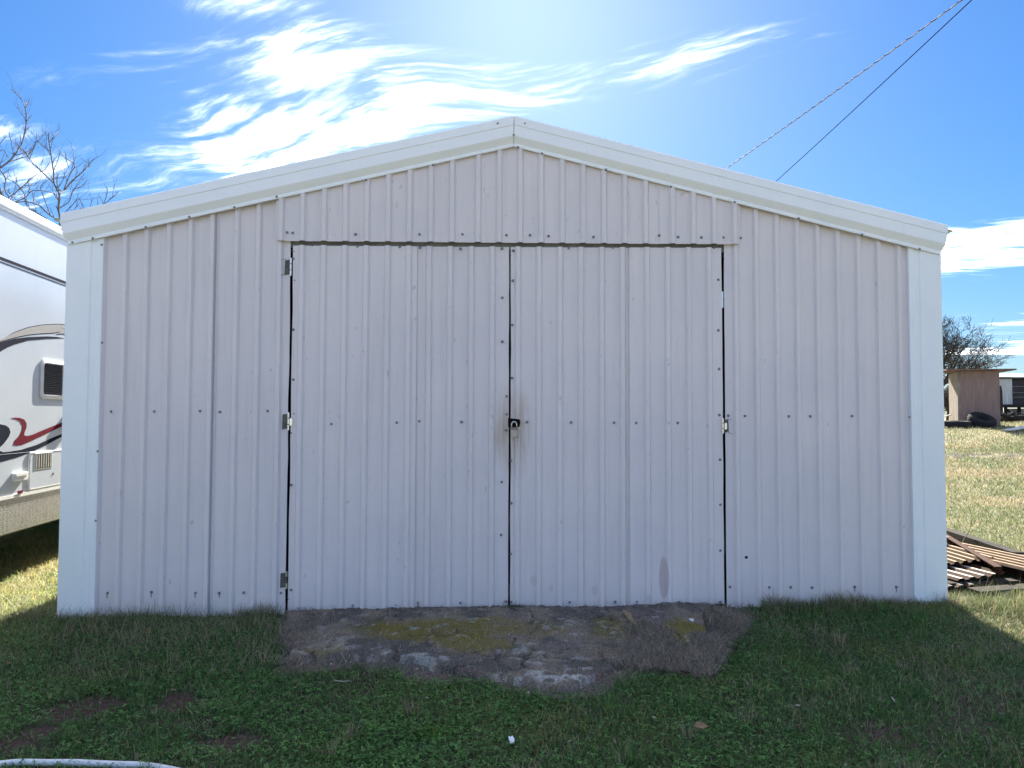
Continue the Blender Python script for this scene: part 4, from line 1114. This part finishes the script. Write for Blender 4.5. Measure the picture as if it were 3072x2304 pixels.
# dense bare tree beyond the plywood shed
def dense_tree(name, base, height, lean, mat, label, seed, nlimb=9, spread=1.0, twl=3, cat='tree', grp=None):
    r = random.Random(seed); root = empty(name, base); tr = MB(); cr = MB()
    def grow(p, d, L, rad, lev):
        pts = [p]; rr = [rad]; n = 4 if lev > 1 else 3
        for i in range(n):
            d = (d + Vector((r.uniform(-.25, .25) + lean * 0.07, r.uniform(-.25, .25), r.uniform(-.12, .14)))).normalized()
            p = p + d * L / n; pts.append(p); rr.append(rad * (1 - 0.55 * (i + 1) / n))
        (tr if lev >= twl else cr).tube(pts, rr, 5 if lev >= twl else 3, cap=False)
        if lev > 0:
            k = r.randint(4, 6) if lev > 1 else r.randint(3, 5)
            for _ in range(k):
                i = r.randint(1, n); dd = (d * 0.8 + Vector((r.uniform(-.9, .9) * spread, r.uniform(-.9, .9) * spread, r.uniform(-.35, .6)))).normalized()
                grow(pts[i], dd, L * r.uniform(0.45, 0.72), max(rr[i] * 0.55, 0.010), lev - 1)
    tr.tube([(0, 0, -0.2), (0.05, 0, height * 0.16), (0.1 + lean * 0.1, 0, height * 0.30)], [height * 0.035, height * 0.028, height * 0.024], 8)
    for i in range(nlimb):
        a = 2 * math.pi * i / nlimb + r.random(); e_ = r.uniform(0.25, 1.0)
        d = Vector((math.cos(a) * math.cos(e_) + lean * 0.3, math.sin(a) * math.cos(e_), math.sin(e_))).normalized()
        grow(Vector((0.1 + lean * 0.1, 0, height * r.uniform(0.2, 0.32))), d, height * 0.36, height * 0.012, 4 if twl == 3 else 3)
    tr.build('trunk', mat, root, smooth=True, fix=False); cr.build('crown', mat, root, fix=False)
    return tag(root, label, cat, grp)
tp = far(2800, 1262, 40.0); dense_tree('bare_tree', (tp.x, tp.y, gz(tp.x, tp.y)), 6.5, 0.25, M_BARKD, 'dense leafless tree rising behind the brown plywood shed', 3, 15)
for i, (u, z_, h_, lab) in enumerate(((2840, 31.0, 1.9, 'tangled leafless bush left of the plywood shed'), (2805, 33.5, 2.0, 'leafless bush half hidden by the big shed corner'), (2858, 33.5, 2.1, 'leafless bush close behind the plywood shed'))):
    p = far(u, 1262, z_); dense_tree('bare_bush', (p.x, p.y, gz(p.x, p.y)), h_, 0.0, M_BARKD, lab, 20 + i, 14, 1.2, 2, 'bush', 'leafless bushes behind the plywood shed')

# ------------------------------------------------------------------ overhead wires
M_WIRE = simple('wire_insulation', (0.012, 0.012, 0.014), 0.95, spec=0.0); M_WIREL = simple('aluminium_wire', (0.34, 0.34, 0.34), 0.75, 0.0, 0.2, 80)
def line_pts(p_far, p_near, n=60, sag=0.25):
    o = []
    for i in range(n + 1):
        f = -1.1 + 3.6 * i / n
        q = p_far + (p_near - p_far) * f; q.z += -sag * (1 - ((f - 0.6) / 1.75) ** 2) + sag * (1 - ((0.5 - 0.6) / 1.75) ** 2); o.append(q)
    return o
def wire_dir(a, b):
    return at_depth(*a), at_depth(*b)
pf, pn = at_depth(2180, 508, 20.0), at_depth(2889, 0, 12.0)
cable = empty('overhead_cable', pf[:]); tag(cable, 'upper pale twisted overhead service cable crossing the sky', 'cable')
ctr = line_pts(pf, pn, 700)
for ph, mat in ((0, M_WIREL), (math.pi, M_WIREL), (math.pi / 2, M_WIRE)):
    m = MB(); m.tube([q - pf + Vector((math.cos(ph + i * 0.9), 0, math.sin(ph + i * 0.9))) * 0.0075 for i, q in enumerate(ctr)], 0.0062, 5); m.build('conductor', mat, cable, smooth=True)
pf, pn = at_depth(2331, 544, 18.0), at_depth(2917, 0, 10.6)
m = MB(); m.tube(line_pts(pf, pn, 120, 0.18), 0.0075, 6); tag(m.build('overhead_wire', M_WIRE, None, smooth=True), 'lower thin dark overhead wire crossing the sky', 'wire')

# ------------------------------------------------------------------ small things on the ground
m = MB(); q = [on_ground(u, v) for u, v in ((-200, 2330), (0, 2312), (60, 2307), (140, 2303), (230, 2302), (330, 2309), (430, 2318), (520, 2330), (640, 2360), (800, 2400))]
m.tube(bez([(p.x, p.y, gz(p.x, p.y) + 0.022 + 0.004 * math.sin(7 * p.x)) for p in q], 4), 0.015, 10)
M_HOSE = simple('white_hose', (0.62, 0.64, 0.66), 0.4, 0, 0.1, 20)
tag(m.build('hose', M_HOSE, None, smooth=True), 'white plastic hose lying in the grass at the bottom left', 'hose')
def chip(name, u, v, pts, t, mat, label, cat, dz=0.02, yaw=0.0, tilt=0.2):
    p = on_ground(u, v); m = MB(); m.prism(pts, lambda a, b, d: (a, b, d), t)
    o = m.build(name, mat, None); o.location = (p.x, p.y, gz(p.x, p.y) + dz); o.rotation_euler = (tilt, 0.05, yaw)
    return tag(o, label, cat)
M_STICK = simple('split_wood', (0.30, 0.22, 0.14), 0.9, 0, 0.35, 30, 0.5)
a, b = on_ground(1872, 1858), on_ground(1912, 1902)
m = MB(); A = Vector((a.x, a.y, gz(a.x, a.y) + 0.045)); B = Vector((b.x, b.y, gz(b.x, b.y) + 0.04)); D = B - A
m.tube([A, A + D * .3 + Vector((0.006, 0, .006)), A + D * .65 + Vector((-.004, 0, .003)), B], [0.020, 0.024, 0.019, 0.011], 6)
tag(m.build('wood_chunk', M_STICK, None), 'tan split wood chunk lying on the concrete apron', 'wood')
M_CHIP = simple('white_chip', (0.72, 0.74, 0.76), 0.5, 0, 0.1)
chip('white_shard', 2075, 1878, [(-0.016, 0.018), (0.018, 0.018), (0.014, -0.008), (0.002, -0.022), (-0.012, -0.010)], 0.006, M_CHIP, 'white plastic shard on the yellow moss patch', 'shard', 0.035)
chip('paper_scrap', 1535, 2246, [(-0.013, -0.017), (0.007, -0.015), (0.012, 0.003), (0.007, 0.020), (-0.004, 0.014), (-0.012, 0.020)], 0.008, M_CHIP, 'crumpled white scrap in the green grass at bottom centre', 'scrap', 0.035, 0.3, 0.6)
M_LEAF = simple('dead_leaf', (0.22, 0.14, 0.085), 0.8, 0, 0.3, 40)
chip('dead_leaf', 2102, 2208, [(-0.035, -0.012), (0.0, -0.022), (0.035, -0.010), (0.022, 0.016), (0.004, 0.028), (-0.018, 0.018)], 0.004, M_LEAF, 'brown dead leaf in the grass below the moss patch', 'leaf', 0.045, 0.2, 0.35)
chip('bark_strip', 2075, 2038, [(-0.06, 0.0), (-0.02, 0.012), (0.05, 0.006), (0.065, -0.004), (0.02, -0.008), (-0.04, -0.010)], 0.008, M_RUST, 'dark reddish bark strip on the dead thatch', 'bark', 0.03, -0.25, 0.05)
def branchlet(px, r, label, mat, dz=0.02, name='twig'):
    pts = [on_ground(u, v) for u, v in px]; m = MB()
    b = bez([(p.x, p.y, gz(p.x, p.y) + dz) for p in pts], 3); m.tube(b, [r * (1 - 0.5 * i / len(b)) for i in range(len(b))], 5)
    return tag(m.build(name, mat, None), label, 'twig')
branchlet([(905, 1960), (930, 1958), (945, 1952), (965, 1945)], 0.004, 'pale twig on the left of the apron', M_TIMBERL, 0.035)
branchlet([(1002, 2068), (1025, 2074), (1050, 2070)], 0.004, 'pale curved stem in the grass below the apron', M_TIMBERL, 0.05)
M_STALK = simple('dry_stalk', (0.24, 0.19, 0.13), 0.9, 0, 0.2)
def stalk(u, v, tops, label, r=0.004):
    p = on_ground(u, v); m = MB(); k = (p - CAM_POS).dot(FWD)
    for i, px in enumerate(tops):
        q = [p] + [at_depth(a, b, k + 0.05 * i) for a, b in px]
        bb = bez(q, 4); m.tube(bb, [r * (1 - 0.65 * i_ / len(bb)) for i_ in range(len(bb))], 5)
    return tag(m.build('dry_weed', M_STALK, None), label, 'weed')
stalk(2882, 1650, [[(2890, 1622), (2908, 1590), (2916, 1555), (2905, 1520)]], 'bent dry weed stalk standing over the scrap pile', 0.006)
stalk(2640, 1800, [[(2632, 1770), (2625, 1736)], [(2634, 1765), (2640, 1748)]], 'thin dry weed against the right wall base', 0.003)
stalk(2480, 1800, [[(2492, 1780), (2500, 1767)]], 'short dry weed below the right wall screws', 0.003)
stalk(2750, 1800, [[(2775, 1765), (2800, 1755), (2826, 1752)], [(2770, 1775), (2800, 1790)], [(2745, 1778), (2740, 1765)]], 'sprawling dry weed at the right corner trim', 0.003)
stalk(600, 1830, [[(592, 1800), (590, 1780)]], 'thin dry weed against the left wall base', 0.003)

# ------------------------------------------------------------------ grass
def pick(x, y, dens, lo=0.0):
    return rng.random(len(x)) < dens
def in_shed(x, y): return (np.abs(x) < 3.24) & (y > -0.022) & (y < SHED_D)
def blades(x, y, h, wd, lean, col, z0=None, curl=0.5, yaw=None):
    n = len(x); z = H(x, y) if z0 is None else z0
    a = rng.random(n) * 2 * np.pi if yaw is None else yaw
    la = lean * (0.5 + rng.random(n)); dx, dy = np.cos(a), np.sin(a)
    b = a + np.pi / 2 + rng.normal(0, 0.5, n); wx_, wy_ = np.cos(b) * wd / 2, np.sin(b) * wd / 2
    m1h = h * 0.55 * np.cos(la * 0.6); m1r = h * 0.55 * np.sin(la * 0.6)
    th = m1h + h * 0.45 * np.cos(np.minimum(la * (1 + curl), 2.2)); tr_ = m1r + h * 0.45 * np.sin(np.minimum(la * (1 + curl), 2.2))
    V = np.empty((n, 5, 3))
    V[:, 0] = np.stack([x - wx_, y - wy_, z - 0.004], -1); V[:, 1] = np.stack([x + wx_, y + wy_, z - 0.004], -1)
    V[:, 2] = np.stack([x + dx * m1r + wx_ * 0.8, y + dy * m1r + wy_ * 0.8, z + m1h], -1)
    V[:, 3] = np.stack([x + dx * m1r - wx_ * 0.8, y + dy * m1r - wy_ * 0.8, z + m1h], -1)
    V[:, 4] = np.stack([x + dx * tr_, y + dy * tr_, z + np.maximum(th, 0.004)], -1)
    i0 = np.arange(n)[:, None] * 5
    Fc = np.concatenate([i0 + [0, 1, 2], i0 + [0, 2, 3], i0 + [3, 2, 4]], 0)
    C = np.repeat(col, 5, 0)
    return V.reshape(-1, 3), Fc, C
def merge(name, parts, label, cat, mat=M_GRASS):
    V, Fc, C, k = [], [], [], 0
    for v, f, c in parts: V.append(v); Fc.append(f + k); C.append(c); k += len(v)
    o = fast_mesh(name, np.concatenate(V), np.concatenate(Fc), np.concatenate(C), mat)
    return tag(o, label, cat, None, 'stuff')
def green(n, x, y):
    g = np.array([0.118, 0.225, 0.056]); y_ = np.array([0.235, 0.265, 0.080]); d = np.array([0.078, 0.155, 0.052])
    f = fbm(x, y, 1.6, 3, 60)[:, None]; r = rng.random((n, 1))
    c = g * (1 - r) + d * r; c = c + (y_ - c) * np.clip((f - 0.5) * 3 + (rng.random((n, 1)) - 0.6) * 0.8, 0, 1)
    return c * (0.55 + 0.9 * rng.random((n, 1)) ** 1.5)
def straw(n):
    a = np.array([0.36, 0.30, 0.18]); b = np.array([0.20, 0.165, 0.125]); r = rng.random((n, 1))
    return (a * r + b * (1 - r)) * (0.75 + 0.6 * rng.random((n, 1)))
def dryness(x, y):
    """share of dead growth across the lawn"""
    d = 0.13 + 0.55 * sstep(0.50, 0.68, fbm(x, y, 1.3, 4, 70))
    d += 0.30 * sstep(2.2, 3.4, np.abs(x)) + 0.28 * sstep(-0.35, -0.02, y)
    d += 0.7 * ell(x, y, 2130, 2090, 130, 60, 0.7, 71) + 0.4 * ell(x, y, 2330, 2140, 120, 60, 0.7, 73) + 0.5 * ell(x, y, 540, 2100, 80, 40, 0.8, 72)
    return np.clip(d, 0, 0.9)

# lawn in front of the shed (in its shade)
N = 330000
x = rng.uniform(-5.2, 5.0, N); y = rng.uniform(-3.3, 0.02, N)
k = (~bare_mask(x + rng.normal(0, 0.055, N), y + rng.normal(0, 0.035, N))) & (~in_shed(x, y)) & (rng.random(N) > 0.86 * dirt_spots(x, y)) & (rng.random(N) < 0.50 + 0.5 * sstep(0.3, 0.55, fbm(x, y, 3.5, 3, 61)))
x, y = x[k], y[k]
dr = dryness(x, y); isdry = rng.random(len(x)) < dr * 0.6
gxx, gyy = x[~isdry], y[~isdry]; n = len(gxx)
tall = 0.018 + 0.030 * fbm(gxx, gyy, 2.5, 3, 62) + 0.015 * sstep(-0.5, -0.05, gyy)
parts = [blades(gxx, gyy, tall * rng.uniform(0.6, 1.7, n), rng.uniform(0.0030, 0.0065, n), 0.95, green(n, gxx, gyy))]
lawn = merge('lawn_grass', parts, 'short green winter grass in the shade before the shed', 'grass')
dxx, dyy = x[isdry], y[isdry]; k = rng.random(len(dxx)) < 0.55; dxx, dyy = dxx[k], dyy[k]; n = len(dxx)
parts = [blades(dxx, dyy, rng.uniform(0.03, 0.085, n), rng.uniform(0.0016, 0.0034, n), 1.05, straw(n), curl=0.5)]
# taller dead stems leaning along the wall foot and in the left-hand bank
N = 5200
x = np.concatenate([rng.uniform(-3.6, -1.62, N), rng.uniform(1.85, 3.6, N)]); y = -np.abs(rng.normal(0, 0.10, 2 * N)) - 0.035
k = rng.random(2 * N) < 0.12 + 0.75 * sstep(0.46, 0.62, fbm(x, y * 0.3, 3.2, 3, 63)); x, y = x[k], y[k]; n = len(x)
cc = np.where((rng.random(n) < 0.55)[:, None], straw(n), green(n, x, y))
parts.append(blades(x, y, rng.uniform(0.02, 0.19, n) * (0.35 + 0.9 * fbm(x, y * 0.3, 4, 2, 64)), rng.uniform(0.0016, 0.0034, n), 0.75, cc))
N = 6500
x = rng.uniform(-4.3, -1.5, N); y = -0.05 - np.abs(rng.normal(0, 0.75, N)); k = (~bare_mask(x, y)) & (y > -2.6) & (rng.random(N) < 0.08 + 0.85 * sstep(0.44, 0.66, fbm(x, y, 1.5, 3, 67))); x, y = x[k], y[k]; n = len(x)
parts.append(blades(x, y, rng.uniform(0.07, 0.19, n), rng.uniform(0.0016, 0.003, n), 0.95, straw(n) * 1.1, curl=0.35))
N = 6000
x = rng.uniform(1.3, 4.8, N); y = rng.uniform(-3.0, -0.05, N); k = (~bare_mask(x, y)) & (rng.random(N) < 0.12 + 0.8 * sstep(0.44, 0.66, fbm(x, y, 1.5, 3, 68))); x, y = x[k], y[k]; n = len(x)
parts.append(blades(x, y, rng.uniform(0.07, 0.17, n), rng.uniform(0.0016, 0.0028, n), 1.0, straw(n), curl=0.35))
for _ in range(95):
    tx, ty = rng.uniform(-4.2, 4.3), rng.uniform(-2.9, -0.12)
    if bare_mask(np.array([tx]), np.array([ty]))[0]: continue
    nn = int(rng.integers(18, 60)); rr = np.abs(rng.normal(0, 0.035, nn)); aa = rng.random(nn) * 6.28; X_, Y_ = tx + rr * np.cos(aa), np.minimum(ty + rr * np.sin(aa), -0.05)
    cc_ = straw(nn) * 1.1 if rng.random() < 0.5 else green(nn, X_, Y_) * 1.2
    parts.append(blades(X_, Y_, rng.uniform(0.05, 0.13, nn), rng.uniform(0.0018, 0.0036, nn), 0.55, cc_, yaw=aa))
merge('dry_grass', parts, 'dead straw coloured grass mixed through the shaded lawn', 'dry grass')
# clover and other broad little leaves
N = 120000
x = rng.uniform(-4.2, 3.2, N); y = rng.uniform(-3.0, -0.1, N)
pat = (0.25 + 0.75 * sstep(0.42, 0.58, fbm(x, y, 1.7, 4, 65))) * (0.30 + 0.70 * sstep(2.4, -0.2, x))
k = (~bare_mask(x + rng.normal(0, 0.045, N), y + rng.normal(0, 0.03, N))) & (rng.random(N) < pat) & (rng.random(N) > 0.9 * dirt_spots(x, y)); x, y = x[k], y[k]; n = len(x)
def clover(x, y, h, s, col):
    n = len(x); z = H(x, y) + h; a = rng.random(n) * 6.28; V = []; 
    for j in range(3):
        b = a + j * 2.094; ca_, sa_ = np.cos(b), np.sin(b); t1 = rng.normal(0, 0.25, n)
        V.append(np.stack([np.stack([x, y, z], -1), np.stack([x + s * (ca_ * .6 - sa_ * .42), y + s * (sa_ * .6 + ca_ * .42), z + s * t1], -1),
                           np.stack([x + s * ca_, y + s * sa_, z + s * t1 * 1.3], -1), np.stack([x + s * (ca_ * .6 + sa_ * .42), y + s * (sa_ * .6 - ca_ * .42), z + s * t1], -1)], 1))
    V = np.concatenate(V, 0); i0 = np.arange(3 * n)[:, None] * 4
    return V.reshape(-1, 3), np.concatenate([i0 + [0, 1, 2], i0 + [0, 2, 3]], 0), np.repeat(np.concatenate([col] * 3, 0), 4, 0)
cc = np.array([0.098, 0.225, 0.058]) * (0.5 + 1.3 * rng.random((n, 1)) ** 2) + np.array([0.03, 0.02, 0]) * rng.random((n, 1)) * sstep(0.55, 0.7, fbm(x, y, 1.1, 3, 66))[:, None] * 1.5
parts = [clover(x, y, rng.uniform(0.010, 0.040, n), rng.uniform(0.007, 0.014, n), cc)]
# bright weed growing out of the sill by the door gap, and the yellow-green tuft in the lawn
for (u, v, r_, hh, nn, col_) in ((1545, 1832, 0.10, 0.075, 500, (0.055, 0.125, 0.03)), (1290, 2205, 0.12, 0.04, 700, (0.10, 0.17, 0.02)), (340, 2060, 0.10, 0.05, 500, (0.05, 0.13, 0.03))):
    cxy = px2g(u, v); cxy = (cxy[0], min(cxy[1], -0.075)); rr = np.sqrt(rng.random(nn)) * r_; aa = rng.random(nn) * 6.28
    X_, Y_ = cxy[0] + rr * np.cos(aa), cxy[1] + rr * np.sin(aa) * 0.55
    parts.append(clover(X_, Y_, rng.uniform(0.01, 1, nn) * hh * (1.15 - rr / r_), rng.uniform(0.007, 0.013, nn), np.array(col_) * rng.uniform(0.6, 1.4, (nn, 1))))
merge('clover', parts, 'small round clover leaves in the shaded lawn', 'clover')
# dead grey thatch matted over the right of the apron, thin on the rest
N = 150000
x = rng.uniform(-1.9, 2.2, N); y = rng.uniform(-1.9, -0.02, N)
f = ell(x, y, 2040, 1990, 230, 130, 0.35, 80) * 1.0 + 0.8 * ell(x, y, 2190, 1880, 70, 60, 0.5, 81) + 0.30 * ell(x, y, 880, 1920, 90, 90, 0.6, 82) + 0.05
f = f * (1 - 0.95 * np.clip(ell(x, y, 2050, 1898, 70, 30, 0.5, 35) + ell(x, y, 2055, 1945, 38, 30, 0.5, 36), 0, 1))
k = bare_mask(x, y) & (rng.random(N) < f); x, y = x[k], y[k]; n = len(x)
gc = np.array([0.300, 0.260, 0.205]) * rng.uniform(0.45, 1.35, (n, 1)); gc[rng.random(n) < 0.15] *= 1.5
yw = rng.random(n) * 6.28; yw = yw + 1.2 * fbm(x, y, 3, 2, 83)
merge('thatch', [blades(x, y, rng.uniform(0.03, 0.09, n), rng.uniform(0.0016, 0.0032, n), 1.55, gc, z0=H(x, y) + 0.030 + rng.uniform(0, 0.012, n), curl=0.2, yaw=yw)], 'grey dead thatch matted over the right of the apron', 'thatch')
# little stones and white grit on the apron
N = 520; x = rng.uniform(-1.7, 1.5, N); y = rng.uniform(-1.6, -0.06, N); k = bare_mask(x, y); x, y = x[k], y[k]
V, Fc, C = [], [], []
for i in range(len(x)):
    s = rng.uniform(0.003, 0.009) * (1.6 if rng.random() < 0.06 else 1); c = np.array([x[i], y[i], Hs(x[i], y[i]) + 0.028])
    o = np.array([[1, 0, 0], [0, 1, 0], [-1, 0, 0], [0, -1, 0], [0, 0, 0.8], [0, 0, -0.8]]) * s * rng.uniform(0.6, 1.3, (6, 1))
    th = rng.random() * 6; R = np.array([[math.cos(th), -math.sin(th), 0], [math.sin(th), math.cos(th), 0], [0, 0, 1]])
    V.append(o @ R.T + c); Fc.append(np.array([[0, 1, 4], [1, 2, 4], [2, 3, 4], [3, 0, 4], [1, 0, 5], [2, 1, 5], [3, 2, 5], [0, 3, 5]]) + 6 * i)
    C.append(np.repeat([[0.5, 0.5, 0.48] if rng.random() < 0.45 else [0.2, 0.18, 0.16]], 6, 0))
tag(fast_mesh('grit', np.concatenate(V), np.concatenate(Fc), np.concatenate(C), M_APRON), 'pale grit and small stones strewn over the apron', 'grit', None, 'stuff')

# flakes of dead leaf and bark litter through the lawn
N = 900; x = rng.uniform(-4.2, 4.4, N); y = rng.uniform(-3.0, -0.06, N); z = H(x, y) + np.where(bare_mask(x, y), 0.035, rng.uniform(0.012, 0.04, N)); a_ = rng.random(N) * 6.28; sz = rng.uniform(0.004, 0.016, N)
dx_, dy_ = np.cos(a_) * sz, np.sin(a_) * sz; tl_ = rng.normal(0, 0.4, N) * sz; k2 = rng.uniform(0.25, 0.6, N)
V = np.stack([np.stack([x - dx_, y - dy_, z - tl_], -1), np.stack([x + dy_ * k2, y - dx_ * k2, z], -1), np.stack([x + dx_, y + dy_, z + tl_], -1), np.stack([x - dy_ * k2, y + dx_ * k2, z + 0.3 * sz], -1)], 1).reshape(-1, 3)
i0 = np.arange(N)[:, None] * 4
lc = np.array([[0.26, 0.17, 0.10]]) * rng.uniform(0.4, 1.5, (N, 1)); lc[rng.random(N) < 0.2] = (0.42, 0.38, 0.30)
tag(fast_mesh('leaf_litter', V, np.concatenate([i0 + [0, 1, 2], i0 + [0, 2, 3]], 0), np.repeat(lc, 4, 0), M_GRASS), 'brown flakes of dead leaf scattered through the lawn', 'litter', None, 'stuff')

# sunlit grass: left strip between shed and trailer, right yard and field
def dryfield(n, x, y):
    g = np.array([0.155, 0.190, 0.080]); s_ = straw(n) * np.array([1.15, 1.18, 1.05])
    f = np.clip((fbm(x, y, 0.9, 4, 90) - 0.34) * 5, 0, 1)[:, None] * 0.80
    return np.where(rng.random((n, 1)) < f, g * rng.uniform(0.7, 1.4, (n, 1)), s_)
N = 90000
x = rng.uniform(-7.5, -3.25, N); y = rng.uniform(-3.0, 5.5, N); k = ~((x > -5.2) & (y < -0.3) & (rng.random(N) < 0.5)); x, y = x[k], y[k]; n = len(x)
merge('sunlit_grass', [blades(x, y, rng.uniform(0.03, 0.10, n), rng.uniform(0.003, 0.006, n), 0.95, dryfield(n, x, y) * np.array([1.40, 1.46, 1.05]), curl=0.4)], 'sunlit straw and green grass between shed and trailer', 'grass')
N = 300000
u_ = rng.random(N); y = -1.6 + 26.5 * u_ ** 1.7; x = 3.25 + (1.2 + (y + 4.5) * 0.50) * rng.random(N) * 1.25
dist = np.hypot(x + 0.2, y + 5.7); keepf = (1 - 0.85 * np.clip(np.exp(-((y - 11.6) / 0.5) ** 2), 0, 1)) * (1 - 0.45 * sstep(13.2, 14.2, y) * sstep(21.5, 20, y))
k = (rng.random(N) < keepf); x, y, dist = x[k], y[k], dist[k]; n = len(x)
sc_ = np.clip(dist / 9.0, 0.8, 2.6)
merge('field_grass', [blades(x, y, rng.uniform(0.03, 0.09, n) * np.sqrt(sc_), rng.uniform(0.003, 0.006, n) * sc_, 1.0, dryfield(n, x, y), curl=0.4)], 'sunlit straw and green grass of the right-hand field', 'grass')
# rough tufts in front of the scrap pile
N = 5000
x = rng.normal(4.3, 0.45, N); y = rng.normal(-0.25, 0.16, N); k = x > 3.35; x, y = x[k], y[k]; n = len(x)
merge('tall_grass', [blades(x, y, rng.uniform(0.07, 0.22, n), rng.uniform(0.002, 0.0045, n), 0.6, dryfield(n, x, y))], 'taller rough grass at the foot of the scrap pile', 'grass')
